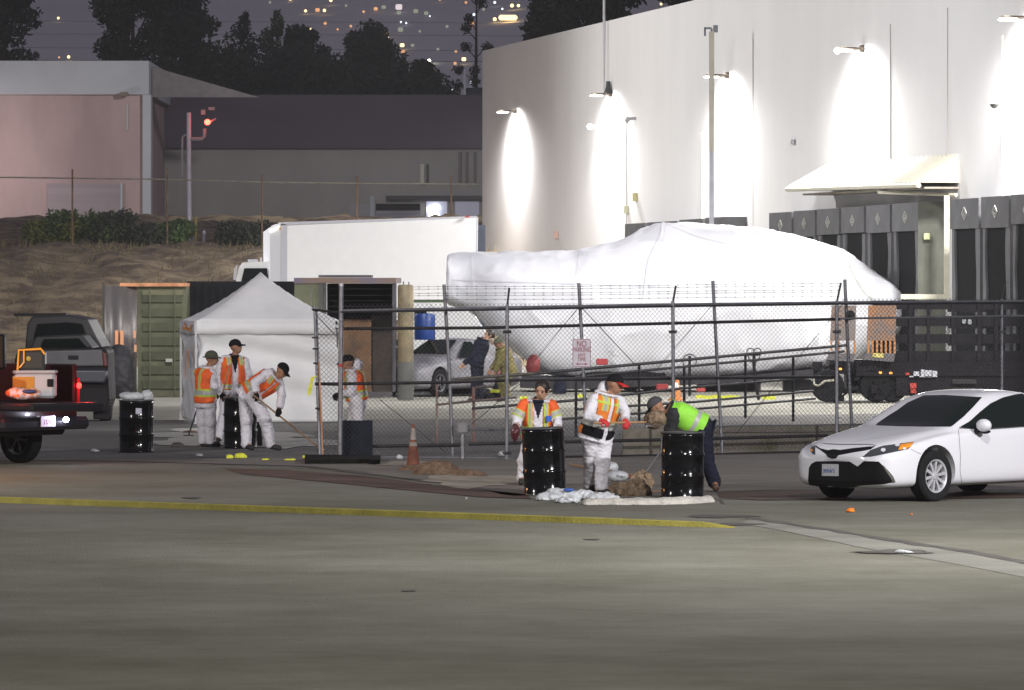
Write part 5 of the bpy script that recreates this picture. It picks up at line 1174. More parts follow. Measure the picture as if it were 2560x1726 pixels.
blob('dark_tarp_heap', (X(307,s), d-1.4, .5), (.42,.6,.78), .06, 5, 90, mat('dark_tarp',(.014,.013,.016),.7), 'dark tarp covered heap before the metal sheet', 'tarp', flat=0, h=.03)
s = 99.; d = F/s
t = thing('black_container', 'long black shipping container behind the white tent', 'container', (X(600,s), d, 0))
at(t, xbox(MB(),466.5,735,704,992,s,d+.1,d+2.5), 'body', M_blackc)
mb = MB()
for k in range(14): xbox(mb,470+k*19,479+k*19,716,985,s,d+.06,d+.11)
at(t, mb, 'rib_panel', M_blackc)
s = 101.; d = F/s
t = thing('open_container', 'open dark container with wooden interior and rusty top', 'container', (X(865,s), d, 0))
mk = mat('dark_grey_frame', (.055,.05,.055), .7, var=.3, vscale=2)
at(t, xbox(MB(),736,806,697,992,s,d,d+.12), 'door', M_khaki)
mb = MB(); xbox(mb,798,803,706,990,s,d-.06,d-.005); xbox(mb,810,815,706,990,s,d-.06,d-.0); at(t, mb, 'lock_rod', mk)
mb = MB(); xbox(mb,806,816,706,992,s,d,d+.12); xbox(mb,981,989,696,992,s,d,d+.2); xbox(mb,806,989,980,992,s,d,d+.2); at(t, mb, 'frame', mk)
at(t, xbox(MB(),735,990,695,709,s,d-.03,d+6), 'roof', mat('purple_grey_roof',(.10,.085,.12),.7,col2=(.16,.10,.05),vscale=2.2))
at(t, xbox(MB(),816,981,709.5,980,s,d+4.5,d+4.6), 'back_wall', mat('black_interior',(.02,.018,.015),.8))
mb = MB(); xbox(mb,817,818.5,709.5,980,s,d+.13,d+4.5); at(t, mb, 'side_wall', M_blackc); mb = MB(); xbox(mb,979,981,709.5,980,s,d+.2,d+4.5); at(t, mb, 'side_wall', M_blackc)
at(t, xbox(MB(),822,925,800,985,s,d+1.2,d+1.3), 'wooden_panel', mat('orange_plywood', (.30,.15,.06), .7, col2=(.10,.06,.035), vscale=1.1, lo=.35, hi=.6))
at(t, xbox(MB(),925,978,790,985,s,d+1.5,d+1.6), 'dark_panel', mat('dark_plywood',(.06,.045,.035),.8,var=.4,vscale=1.5))
mb = MB(); 
for v in (722,738,752,766): xbox(mb,820,978,v,v+2,s,d+1.0,d+1.05)
at(t, mb, 'shelf_edge', mk)
at(t, xbox(MB(),795,928,688,694.5,s,d+.3,d+1.6), 'roof_rack', mk)
t = thing('khaki_column', 'round khaki metal column beside the open container', 'column', (X(1014,103), F/103, 0)); r_ = 20/103
MB().lathe([(r_,0),(r_,Z(714,103)-.02),(r_*.85,Z(712,103))], n=24).build('column', mat('worn_khaki_paint', (.16,.125,.065), .6, var=.35, vscale=3.5, bump=.2, bscale=8), t, smooth='auto')
mb = MB(); mb.lathe([(r_*1.02,0),(r_*1.02,Z(905,103))], n=24); mb.build('lower_sleeve', mat('grey_sleeve',(.11,.11,.10),.6,var=.1), t, smooth='auto')
mb = MB(); mb.tube([(-.05,0,Z(712,103)),(-.05,0,Z(704,103))], .015, 5); mb.tube([(.08,0,Z(712,103)),(.08,0,Z(705,103))], .015, 5); mb.build('bolt', mk, t)

# ---------------------------------------------------------------- vehicles
M_white = mat('white_car_paint', (.70,.70,.74), .30, coat=.7, spec=.4); M_glass = mat('dark_car_glass', (.006,.010,.008), .05, spec=.5); M_tyre = mat('tyre_rubber', (.012,.012,.013), .85, bump=.3, bscale=30, spec=.2); M_blkp = mat('black_plastic_trim', (.005,.005,.006), .4, spec=.25)
M_alloy = mat('alloy_rim', (.55,.55,.58), .3, metal=.35); M_chrome = mat('chrome', (.7,.7,.7), .12, metal=1)
def car_body(scale=(1,1,1), m=None):
    st = [0,.03,.09,.2,.38,.6,.9,1.2,1.36,1.6,1.85,2.1,2.4,2.8,3.2,3.5,3.8,4.1,4.3,4.55,4.75,4.85,4.9]
    zt = np.interp(st, [0,.03,.09,.2,.38,.6,.9,1.2,1.36,1.6,1.85,2.1,2.4,2.8,3.2,3.5,3.8,4.1,4.3,4.55,4.75,4.85,4.9], [.60,.66,.715,.765,.82,.865,.92,.965,.995,1.13,1.265,1.37,1.425,1.445,1.42,1.37,1.28,1.17,1.12,1.10,1.05,.98,.88])
    wd = np.interp(st, [0,.03,.09,.2,.38,.6,.9,1.36,2.4,3.8,4.4,4.75,4.9], [.56,.66,.75,.825,.875,.90,.915,.92,.92,.915,.90,.80,.66])
    zb = np.interp(st, [0,.05,.2,.6,4.3,4.7,4.9], [.26,.20,.17,.17,.17,.24,.36]); zs = np.interp(st, [0,.09,.38,.9,1.36,2.4,3.5,4.3,4.9], [.54,.63,.72,.82,.885,.92,.95,.98,.86])
    gw = np.interp(st, [0,1.2,1.36,2.1,2.8,3.5,4.1,4.4,4.9], [.70,.78,.78,.60,.575,.60,.68,.74,.72])
    vs = []; nr = 14
    for i, x in enumerate(st):
        w_, top, b, sh, g_ = wd[i], zt[i], zb[i], min(zs[i], zt[i]-.05), gw[i]; cab = 1.3 < x < 4.2
        ge = g_ if cab else w_*g_
        ring = [(0,b),(.6*w_,b),(.93*w_,b+.03),(.985*w_,b+.12),(w_,.44),(w_,.60),(.985*w_,sh-.06),(.955*w_,sh)]
        e0 = .955*w_
        ring += [(e0+(ge-e0)*.18, sh+(top-.06-sh)*(.10 if cab else .35)),(e0+(ge-e0)*.58, sh+(top-.06-sh)*(.55 if cab else .72)),(ge, top-(.055 if cab else .030)),(ge*.82,top-(.018 if cab else .010)),(ge*.45,top-.004),(0,top)]
        for (y, z) in ring: vs.append((x, -y, z))
        for (y, z) in ring[1:-1][::-1]: vs.append((x, y, z))
    k = 2*nr-2; fs = []
    for i in range(len(st)-1):
        for j in range(k): fs.append((i*k+j,i*k+(j+1)%k,(i+1)*k+(j+1)%k,(i+1)*k+j))
    for i in (0, len(st)-1):
        b_ = i*k
        for j in range(nr-1):
            a0, a1 = j, j+1; c0, c1 = (k-j)%k, (k-j-1)%k
            q = [b_+a0,b_+a1,b_+c1,b_+c0]; q = list(dict.fromkeys(q))
            if len(q) >= 3: fs.append(tuple(q if i == 0 else q[::-1]))
    me = bpy.data.meshes.new('body'); me.from_pydata(vs, [], fs); bm = bmesh.new(); bm.from_mesh(me); bmesh.ops.recalc_face_normals(bm, faces=bm.faces); bm.to_mesh(me); bm.free()
    o = bpy.data.objects.new('tmpbody', me); C.objects.link(o); o.modifiers.new('s','SUBSURF').levels = 2
    cuts = []
    for xx in (.95, 3.78):
        for sy in (-1,1):
            q = MB().lathe([(.385,-.34),(.385,.34)], n=40, M=Matrix.Rotation(R(90),3,'X')); c = q.build('cut', M_blkp); c.location = (xx, sy*.92, .36); cuts.append(c)
            b = o.modifiers.new('b','BOOLEAN'); b.object = c; b.operation = 'DIFFERENCE'; b.solver = 'EXACT'
    dg = bpy.context.evaluated_depsgraph_get(); dg.update(); me2 = bpy.data.meshes.new_from_object(o.evaluated_get(dg)); bpy.data.objects.remove(o)
    for c in cuts: bpy.data.objects.remove(c)
    me2.materials.clear(); me2.materials.append(m or M_white); 
    me2.polygons.foreach_set('use_smooth', [True]*len(me2.polygons))
    try: me2.set_sharp_from_angle(angle=R(38))
    except Exception: pass
    return me2
def wheel(par, x, y, side, r=.335, spokes=10, name='wheel', turn=0, rimm=None):
    t = bpy.data.objects.new(name, None); C.objects.link(t); t.parent = par; t.location = (x, y, r); t.rotation_euler = (0,0,turn); Mx = Matrix.Rotation(R(90)*side,3,'X')
    pr = [(r*.64,-.10),(r*.70,-.112),(r*.93,-.112),(r,-.085),(r,.085),(r*.93,.112),(r*.70,.112),(r*.64,.10),(r*.64,-.10)]
    MB().lathe(pr, n=40, M=Mx, cap=False).build('tyre', M_tyre, t, smooth='auto')
    mb = MB(); ri = r*.66
    mb.lathe([(ri*.88,.02),(ri*.90,.098),(ri,.108),(ri,.06),(ri*.92,-.09),(ri*.86,-.09)], n=36, M=Mx, cap=False)
    for i in range(spokes):
        a = 2*PI*i/spokes+.16; dr = Vector((math.cos(a), math.sin(a), 0)); q = Vector((-math.sin(a), math.cos(a), 0))
        pts = [dr*.035-q*.016, dr*.035+q*.016, dr*ri*.93+q*.022, dr*ri*.93-q*.022]
        vs = [Mx@(p+Vector((0,0,.085))) for p in pts]+[Mx@(p+Vector((0,0,.045))) for p in pts]
        mb.add(vs, [(0,1,2,3),(7,6,5,4),(0,4,5,1),(1,5,6,2),(2,6,7,3),(3,7,4,0)])
    mb.lathe([(.05,.05),(.05,.092),(.03,.1)], n=14, M=Mx); mb.build('rim', rimm or M_alloy, t, smooth='auto')
    MB().lathe([(ri*.9,.0),(ri*.9,.02)], n=24, M=Mx).build('hub_shadow', M_blkp, t)
    return t
def frame4(o, f):                                        # car frame: local -x is the direction of travel
    f = Vector((f[0],f[1],0)).normalized(); l = Vector((-f.y,f.x,0)); return Matrix(((-f.x,-l.x,0,o[0]),(-f.y,-l.y,0,o[1]),(0,0,1,0),(0,0,0,1)))
def bvh_of(me, M): 
    return BVHTree.FromPolygons([M@v.co for v in me.vertices], [tuple(p.vertices) for p in me.polygons])
def decal(name, px, bvh, m, par, off=.004, cuts=4, th=0):
    bm = bmesh.new(); vs = [bm.verts.new((u,v,0)) for u,v in px]; f = bm.faces.new(vs); bmesh.ops.triangulate(bm, faces=[f])
    for _ in range(cuts): bmesh.ops.subdivide_edges(bm, edges=[e for e in bm.edges if e.calc_length() > 3.0], cuts=1, use_grid_fill=True)
    cp = Vector((0,0,H)); bad = []; Mi = par.matrix_basis.inverted()
    for v in bm.verts:
        dr = (W(v.co.x, v.co.y, 60)-cp).normalized(); loc, nr, ix, ds = bvh.ray_cast(cp, dr)
        if loc is None: bad.append(v); continue
        if nr.dot(dr) > 0: nr = -nr
        v.co = Mi@(loc+nr*off)
    bmesh.ops.delete(bm, geom=bad, context='VERTS'); bmesh.ops.triangulate(bm, faces=bm.faces)
    me = bpy.data.meshes.new(name); bm.to_mesh(me); bm.free(); me.materials.append(m); me.polygons.foreach_set('use_smooth', [True]*len(me.polygons))
    o = bpy.data.objects.new(name, me); C.objects.link(o); o.parent = par; return o
def line_px(pts, w_):
    l = []; r = []
    for i, p in enumerate(pts):
        a = pts[max(0,i-1)]; b = pts[min(len(pts)-1,i+1)]; dx, dy = b[0]-a[0], b[1]-a[1]; n = math.hypot(dx,dy); l.append((p[0]-dy/n*w_/2, p[1]+dx/n*w_/2)); r.append((p[0]+dy/n*w_/2, p[1]-dx/n*w_/2))
    return l+r[::-1]
fdir = Vector((-.70,-.714,0)).normalized(); wheelp = G(2328,1254)
Mc = frame4((0,0), fdir); o0 = wheelp-Mc.to_3x3()@Vector((.95,-.82,0)); Mc = frame4((o0.x,o0.y), fdir)
sed = thing('white_sedan', 'white sedan parked in the street at the right edge', 'car', (0,0,0)); sed.matrix_basis = Mc
me = car_body(); bo = bpy.data.objects.new('body', me); C.objects.link(bo); bo.parent = sed; bv = bvh_of(me, Mc)
for x in (.95,3.78):
    for sy in (-1,1): wheel(sed, x, sy*.80, 1 if sy < 0 else -1)
mb = MB(); mb.box((2.4,0,.35), (4.0,1.5,.3)); mb.build('underbody', M_blkp, sed)
# features read off the photograph, cast onto the body from the eye point (they lie on the real surface)
def zz(x, y): return (2000+x/4.153, 960+y/4.153)
def D(name, pts, m, off=.004, **k): return decal(name, [zz(*p) for p in pts], bv, m, sed, off, **k)
D('windshield', [(785,425),(905,340),(1010,275),(1120,195),(1285,122),(1500,118),(1890,140),(1790,250),(1700,340),(1580,440),(1300,440),(1000,432)], M_glass)
D('side_window', [(1650,455),(1760,390),(1870,290),(1975,205),(2100,145),(2230,112),(2400,92),(2560,84),(2700,84),(2700,430),(2560,435),(2300,445),(1960,468),(1760,462)], M_glass)
D('upper_grille', [(163,640),(210,670),(290,690),(345,680),(420,688),(560,668),(700,655),(780,650),(735,682),(640,700),(560,712),(440,735),(400,742),(375,775),(330,778),(290,760),(270,730),(215,690),(163,655)], M_blkp)
D('headlight', [(650,760),(735,688),(860,645),(1000,625),(1185,603),(1160,640),(1120,680),(1020,700),(860,735),(740,758)], mat('dark_headlight_glass',(.05,.055,.06),.1,coat=.6))
D('indicator', [(1045,632),(1180,610),(1150,650),(1100,678),(1020,688)], mat('amber_indicator',(.85,.30,.03),.3), .008)
mb = []
for c, r in (((865,692),26),((1010,638),26),((1080,675),16)):
    D('headlight_lens', [(c[0]+r*math.cos(a), c[1]+r*.75*math.sin(a)) for a in np.linspace(0,2*PI,10)[:-1]], mat('headlight_reflector',(.9,.9,.95),.15,metal=.3), .010, cuts=1)
D('far_headlight', [(118,655),(160,640),(160,740),(128,725),(108,690)], mat('dark_headlight_glass',(.05,.055,.06),.1,coat=.6))
D('far_indicator', [(108,682),(132,680),(134,706),(116,704)], mat('amber_indicator',(.85,.30,.03),.3), .008)
D('lower_grille', [(95,870),(120,830),(165,805),(350,802),(520,808),(560,835),(600,858),(800,850),(800,835),(665,802),(820,808),(850,840),(900,905),(940,965),(975,1020),(880,1038),(620,1055),(560,1075),(300,1075),(100,1068),(85,1000)], M_blkp)
D('chrome_trim', [(850,835),(870,850),(920,905),(965,960),(990,1018),(960,1025),(945,985),(905,925)], M_chrome, .009)
D('hood_seam', [zp for zp in [(200,614),(300,622),(420,628),(600,626),(720,626),(790,640),(790,645),(720,632),(600,632),(420,634),(300,628)]], M_blkp, .003)
D('panel_gap', line_px([(1645,470),(1655,600),(1665,760),(1660,900),(1680,1035)], 4), mat('panel_shadow_line',(.12,.12,.13),.6), .003)
D('sill_line', line_px([(1680,1035),(1900,1025),(2150,1012),(2400,1003)], 5), mat('panel_shadow_line',(.12,.12,.13),.6), .003)
D('bumper_gap', line_px([(1150,678),(1200,705),(1260,730)], 4), mat('panel_shadow_line',(.12,.12,.13),.6), .003)
D('front_lip', [(40,1080),(210,1082),(210,1098),(60,1096)], M_blkp, .012)
pl = D('licence_plate', [(235,832),(408,834),(408,958),(232,955)], mat('plate_white',(.45,.45,.47),.5,var=.1,vscale=20), .012)
for k, ch in enumerate('9MNV5'):
    a = zz(258+k*26, 905); 
    dr = (W(a[0],a[1],60)-Vector((0,0,H))).normalized(); loc, nr, ix, ds = bv.ray_cast(Vector((0,0,H)), dr)
    if loc is not None:
        xa = Mc.to_3x3()@Vector((0,-1,0)); za = Vector((0,0,1)); ya = za; nn = xa.cross(ya); M = Matrix(((xa.x,ya.x,nn.x,0),(xa.y,ya.y,nn.y,0),(xa.z,ya.z,nn.z,0),(0,0,0,1))); L4 = Matrix.Translation(loc+nr*.017)@M
        text_mesh(ch, .075, mat('plate_blue',(.10,.16,.35),.5), sed, Mc.inverted()@L4)
D('cowl', line_px([(800,428),(1000,436),(1300,442),(1570,444)], 7), M_blkp, .006)
D('hood_crease', line_px([(560,600),(800,560),(1050,515),(1400,470)], 3), mat('crease_shadow_line',(.45,.45,.48),.4), .002)
D('fuel_trim', line_px([(1650,462),(1960,474),(2300,450),(2560,440)], 6), M_blkp, .005)
# mirror, handle, wipers
mm = MB(); mm.ball((1.78,-1.03,.985), (.085,.115,.085), 16, 10); mm.build('mirror', M_white, sed, smooth=True)
mm = MB(); mm.tube([(1.80,-.88,.90),(1.79,-.98,.92)], [.04,.03], 8); mm.ball((1.83,-1.0,.90),(.07,.09,.03)); mm.build('mirror_arm', M_blkp, sed, smooth=True)
mm = MB(); mm.tube([(2.95,-.935,.80),(3.05,-.95,.805),(3.15,-.935,.81)], .014, 6); mm.build('door_handle', M_white, sed, smooth=True)
# silver car in the yard
f2 = Vector((-.75,-.66,0)).normalized(); q0 = Vector((X(1118,99), F/99, 0))
M2 = frame4((0,0), f2); o2_ = q0-M2.to_3x3()@Vector((2.3*.74,0,0)); M2 = frame4((o2_.x,o2_.y), f2)@Matrix.Diagonal((.74,1,1,1))
sil = thing('silver_car', 'dusty silver hatchback with its door open behind the fence', 'car'); sil.matrix_basis = M2
me3 = me.copy(); me3.materials.clear(); me3.materials.append(mat('dusty_silver_paint',(.19,.185,.20),.5,var=.4,vscale=1.5)); bo = bpy.data.objects.new('body', me3); C.objects.link(bo); bo.parent = sil
for x in (.95,3.78):
    for sy in (-1,1): wheel(sil, x, sy*.80, 1 if sy < 0 else -1, spokes=5, rimm=mat('dull_rim',(.12,.12,.13),.5))
mm = MB(); mm.slab([(1.75,.90,.97),(2.75,.90,.98),(2.6,.66,1.34),(2.3,.64,1.35)], .03); mm.slab([(1.75,-.90,.97),(2.75,-.90,.98),(2.6,-.66,1.34),(2.3,-.64,1.35)], .03); mm.slab([(2.85,.90,.99),(3.6,.88,1.0),(3.4,.66,1.33),(2.85,.66,1.37)], .03); mm.slab([(1.45,.68,1.06),(1.45,-.68,1.06),(2.08,-.52,1.385),(2.08,.52,1.385)], .03); mm.build('window', M_glass, sil)
mm = MB(); mm.slab([(1.75,.95,.35),(1.55,1.75,.35),(1.55,1.75,.92),(1.62,1.6,1.3),(1.75,.95,.98)], .06); mm.build('open_door', mat('door_inner_trim',(.35,.33,.30),.6,var=.3,vscale=3), sil)
# box truck
s = 80.; d = F/s; zb_ = 1.0
t = thing('box_truck', 'white box truck with a long plain cargo body', 'truck', (X(900,s), d, 0))
M_box = mat('white_box_panel', (.90,.90,.90), .4, var=.02); M_boxe = mat('box_edge_trim', (.55,.55,.60), .5)
yb0, yb1 = d, d+5.0
def quadbox(name, uvs0, dep, m):                          # front quad by pixel at the near face, pushed back by dep
    q = [W(u,v,d) for u,v in uvs0]; mb = MB(); k = [p+dep for p in q]; mb.add(q+k, [(0,1,2,3),(7,6,5,4),(0,4,5,1),(1,5,6,2),(2,6,7,3),(3,7,4,0)]); return at(t, mb, name, m)
quadbox('cargo_box', [(718,800),(1187,800),(1191,545),(718,564)], Vector((-.15,2.4,0)), M_box)
quadbox('corner_post', [(700,800),(717.7,800),(717.7,562),(703,560)], Vector((-.12,2.35,.0)), M_boxe)
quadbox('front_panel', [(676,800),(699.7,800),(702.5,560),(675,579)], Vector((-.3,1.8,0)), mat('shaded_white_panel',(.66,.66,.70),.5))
quadbox('top_rail', [(702,563.8),(1193,544.8),(1193,540.5),(702,556)], Vector((-.2,2.45,0)), M_boxe)
quadbox('rear_frame', [(1187.3,800),(1191,800),(1194,543),(1191.3,543)], Vector((-.0,2.4,0)), M_boxe)
q = [W(u,v,d-.04) for u,v in ((674,581),(697,570),(697,566),(674,575))]; at(t, MB().slab(q,.03), 'marker_lamp', glow('marker_glow',(1,.98,.8),4))
at(t, MB().box(W(700,572,d-.06),(.06,.04,.06)), 'amber_marker', mat('amber_marker_lens',(.8,.35,.03),.4))
at(t, MB().box(W(1168,542,d-.06),(.12,.04,.05)), 'red_marker', mat('red_marker_lens',(.5,.06,.05),.4))
cabp = [(586,800),(590,700),(598,668),(606,657),(640,655),(672,654),(682,662),(687,700),(688,800)]
q = [W(u,v,d+.3) for u,v in cabp]; mb = MB(); n = len(q); mb.add(q+[p+Vector((0,1.9,0)) for p in q], [tuple(range(n)), tuple(range(2*n-1,n-1,-1))]+[(i,n+i,n+(i+1)%n,(i+1)%n) for i in range(n)]); at(t, mb, 'cab', M_box)
at(t, MB().slab([W(u,v,d+.27) for u,v in ((603,705),(611,671),(668,671),(672,705))], .05), 'cab_window', M_glass)
at(t, MB().slab([W(u,v,d+.24) for u,v in ((583,700),(586,672),(592,662),(594,664),(590,700))], .05), 'mirror', M_boxe)
at(t, MB().box(W(690,690,d+.2),(.08,.1,.9)), 'mirror_arm', M_blkp)
mb = MB(); mb.box(W(632,652,d+.8),(.3,.2,.08)); mb.tube([W(653,655,d+.8),W(653,645,d+.8)],.03,5); at(t, mb, 'roof_lamp', M_boxe)
for u in (640,1130):
    mb = MB(); mb.lathe([(.2,-.12),(.45,-.14),(.48,-.1),(.48,.1),(.45,.14),(.2,.12)], W(u,YH+(H-.48)*s,d+.4), 24, M=Matrix.Rotation(R(90),3,'X')); at(t, mb, 'wheel', M_tyre, smooth='auto')
at(t, MB().box(W(930,YH+(H-.85)*s,d+1.2),(6.2,1.2,.4)), 'chassis', M_blkp)
mb = MB(); mb.box((X(1201,78),F/78,Z(690,78)), ((1213-1188)/78,1.2,(820-566)/78)); mb.build('dark_locker', mat('slate_blue_paint',(.05,.06,.085),.6), label='dark slate locker behind the box truck tail', cat='locker')
# shrink-wrapped load on a trailer
s = 95.; d = F/s
M_wrap = mat('white_shrink_wrap', (.74,.74,.77), .42, var=.03, vscale=.6, bump=.45, bscale=1.6, stretch=(1.2,1,.5))
us = [1119,1122,1130,1180,1240,1300,1355,1400,1440,1480,1530,1580,1640,1660,1690,1740,1800,1860,1910,1960,2010,2060,2110,2150,2190,2230,2270,2300]
vt = np.interp(us, [1119,1130,1180,1300,1440,1470,1530,1600,1660,1700,1790,1910,2000,2060,2112,2140,2170,2217,2255,2300], [642,636,634,632,630,624,607,578,553,556,566,572,594,612,627,646,674,704,726,751])
vbm = np.interp(us, [1119,1135,1190,1240,1300,1355,1440,1600,1740,1900,2075,2110,2300], [755,768,772,838,888,930,944,948,944,938,919,912,800])
mb = MB(); nr = 40; vs = []; rd = random.Random(4)
for i, u in enumerate(us):
    zt_, zb2 = H+(YH-vt[i])/s, H+(YH-vbm[i])/s; cz = (zt_+zb2)/2; hz = (zt_-zb2)/2; hw = 1.45*min(1, (hz/1.2))**.5*(1 if 3 < i < 22 else .8)
    for j in range(nr):
        a = 2*PI*j/nr; c_, s_ = math.cos(a), math.sin(a); ex = 2/4.2
        y = hw*math.copysign(abs(c_)**ex, c_); z = hz*math.copysign(abs(s_)**(2/2.7), s_)
        if z > 0 and 9 < i < 16: y *= 1-.30*(z/hz)
        vs.append((X(u,s), d+y, cz+z))
n = len(us); mb.add(vs, [(i*nr+j,i*nr+(j+1)%nr,(i+1)*nr+(j+1)%nr,(i+1)*nr+j) for i in range(n-1) for j in range(nr)]+[tuple(range(nr)), tuple((n-1)*nr+j for j in range(nr-1,-1,-1))])
t = thing('wrapped_load', 'huge load shrink wrapped in white plastic on a trailer', 'wrapped load', (X(1700,s),d,0)); o = at(t, mb, 'plastic_wrap', M_wrap, smooth=True); 
sb = o.modifiers.new('s','SUBSURF'); sb.levels = 3; sb.render_levels = 3
tx = bpy.data.textures.new('wrinkles','CLOUDS'); tx.noise_scale = 1.1; dm = o.modifiers.new('d','DISPLACE'); dm.texture = tx; dm.strength = .06; dm.mid_level = .5; tx2 = bpy.data.textures.new('folds','MUSGRAVE'); tx2.musgrave_type = 'RIDGED_MULTIFRACTAL'; tx2.noise_scale = .9; dm2 = o.modifiers.new('d2','DISPLACE'); dm2.texture = tx2; dm2.strength = .055; dm2.mid_level = .5
dg = bpy.context.evaluated_depsgraph_get(); dg.update(); mew = bpy.data.meshes.new_from_object(o.evaluated_get(dg)); bw = bvh_of(mew, Matrix.Identity(4))
M_tape2 = mat('wrap_seam_tape', (.80,.80,.82), .3)
decal('seam', line_px([(1660,556),(1655,590),(1640,620),(1625,650),(1617,700),(1610,760)], 8), bw, M_tape2, t, .03)
decal('seam', line_px([(1128,640),(1124,660),(1128,690),(1124,720),(1127,750)], 7), bw, M_tape2, t, .03)
decal('seam', line_px([(2123,664),(2140,700),(2160,730),(2185,754)], 5), bw, mat('seam_grey',(.55,.57,.52),.5), t, .03)
for k, pts in enumerate((((1655,562),(1600,600),(1540,625),(1470,640)),((1668,560),(1740,590),(1820,610)),((1450,632),(1440,700),(1436,800),(1440,900)),((1850,570),(1870,650),(1880,760),(1875,900)),((1180,640),(1184,700),(1190,762)),((1130,700),(1300,706),(1500,712),(1640,716)),((1960,580),(1990,640),(2010,720)))):
    decal('wrap_seam', line_px(list(pts), 3.2), bw, M_tape2 if k != 5 else mat('wrap_overlap',(.66,.66,.70),.35), t, .02)
rdw = random.Random(8)
for k in range(7):
    u, v = rdw.uniform(1380,2000), rdw.uniform(640,880); decal('tape_patch', [(u,v),(u+rdw.uniform(8,16),v+1),(u+rdw.uniform(8,14),v+rdw.uniform(7,12)),(u-1,v+8)], bw, M_tape2, t, .02, cuts=1)
lamp('work_light', 'SPOT', tuple(W(2062,850,d-1.2)), 120, (1,.98,1), tuple(W(2052,825,d+1)), .06, 150, .6)
mb = MB(); mb.ball(W(2056,824,d-1.75), .10, 12, 8); mb.build('work_lamp', glow('work_lamp_glow',(1,1,1),18), smooth=True, label='glaring white work lamp at the right of the wrapped load', cat='lamp')
t = thing('lowbed_trailer', 'dark lowbed trailer under the wrapped load', 'trailer', (X(1700,s),d,0))
deck = [(1300,938),(1400,944),(1740,946),(1900,936),(2080,919),(2080,940),(1900,952),(1740,962),(1400,975),(1300,970)]
q = [W(u,v,d-1.3) for u,v in deck]; n = len(q); mb = MB(); mb.add(q+[p+Vector((0,2.6,0)) for p in q], [tuple(range(n)), tuple(range(2*n-1,n-1,-1))]+[(i,n+i,n+(i+1)%n,(i+1)%n) for i in range(n)]); at(t, mb, 'deck', M_dsteel)
for u in (1490,1575,1620):
    for dy in (-.9,.9):
        mb = MB(); mb.lathe([(.2,-.12),(.40,-.14),(.43,-.1),(.43,.1),(.40,.14),(.2,.12)], (X(u,s),d+dy,.43), 24, M=Matrix.Rotation(R(90),3,'X')); at(t, mb, 'wheel', M_tyre, smooth='auto')
mb = MB(); mb.box(W(1895,990,d-1.0), (.14,.14,.9)); mb.box(W(1905,1004,d-1.0),(.4,.3,.06)); at(t, mb, 'landing_leg', M_dsteel)
at(t, xbox(MB(),1745,1890,955,1004,s,d+.5,d+1.0), 'side_panel', mat('grey_side_panel',(.13,.13,.14),.6,var=.3,vscale=3))
at(t, xbox(MB(),1960,2030,950,992,s,d+.3,d+.8), 'tank', mat('grey_side_panel',(.13,.13,.14),.6))
for (u, v, lab) in ((1724,925,'left'),(1885,900,'right')):
    y = 104.; ss_ = F/y; mb = MB(); c = W(u,v-22,y)
    if lab == 'left': mb.tube([c+Vector((17/ss_*math.cos(a),0,17/ss_*math.sin(a)-.0)) for a in np.linspace(-1.0,4.14,24)], .012, 6); mb.tube([W(u,890,y),W(u,990,y)], .03, 6)
    else:
        for k in (-1,1): mb.tube([W(u+k*9,v-20,y)+Vector((9/ss_*math.cos(a),0,9/ss_*math.sin(a))) for a in np.linspace(0,6.28,18)], .012, 6)
        mb.tube([W(u-16,v-18,y),W(u-14,v-5,y),W(u-4,v+8,y),W(u+4,v+8,y),W(u+14,v-5,y),W(u+16,v-18,y)], .012, 6); mb.tube([W(u,885,y),W(u,920,y),W(u+3,950,y),W(u+12,1000,y)], .035, 6)
    mb.build('hand_wheel_stand', M_dsteel, label='dark stand with a round loop on top, the %s one' % lab, cat='stand', group='loop topped stands')
# stake truck at right
s = 105.; d = F/s
t = thing('stake_truck', 'black stake bed truck with slatted sides behind the white sedan', 'truck', (X(2350,s),d,0))
M_sb = mat('black_truck_paint', (.010,.009,.011), .6, spec=.2, var=.25, vscale=3)
for k, (v0, v1) in enumerate(((752,774),(793,816),(836,859),(878,905))): at(t, xbox(MB(),2181,2720,v0,v1,s,d,d+.05), 'slat', M_sb)
for k, (v0, v1) in enumerate(((760,780),(800,822),(845,866))): at(t, xbox(MB(),2390,2720,v0+6,v1+2,s,d+2.3,d+2.35), 'far_slat', M_sb)
for u in (2181,2272,2316,2378,2443,2486,2552,2612,2700): at(t, xbox(MB(),u,u+9,752,905,s,d-.06,d-.003), 'stake', M_sb)
at(t, xbox(MB(),2140,2720,905,940,s,d-.1,d+2.4), 'bed', M_sb); at(t, xbox(MB(),2240,2720,940.3,990,s,d-.05,d+1.0), 'chassis', M_sb)
at(t, xbox(MB(),2181,2560,885,904.6,s,d+.1,d+2.2), 'cargo', M_blackc)
mb = MB(); 
for (u,v,w_,h_,) in ((2290,936,14,14),(2306,932,10,16),(2320,934,20,16),(2335,935,14,15)): xbox(mb,u-w_/2,u+w_/2,v-h_/2,v+h_/2,s,d-.13,d-.11)
at(t, mb, 'decal', mat('white_decal',(.5,.5,.55),.5)); at(t, xbox(MB(),2272,2330,940,943,s,d-.13,d-.11), 'decal_strip', mat('white_decal',(.5,.5,.55),.5))
mb = MB(); xbox(mb,2274,2290,958,971,s,d-.13,d-.11); xbox(mb,2276,2288,973,977,s,d-.13,d-.11); xbox(mb,2276,2290,978,983,s,d-.13,d-.11); xbox(mb,2263,2272,932,938,s,d-.13,d-.11); at(t, mb, 'red_marker', mat('red_plate',(.5,.05,.035),.5))
at(t, xbox(MB(),2380,2440,948,960,s,d-.13,d-.11), 'side_step', M_dsteel)
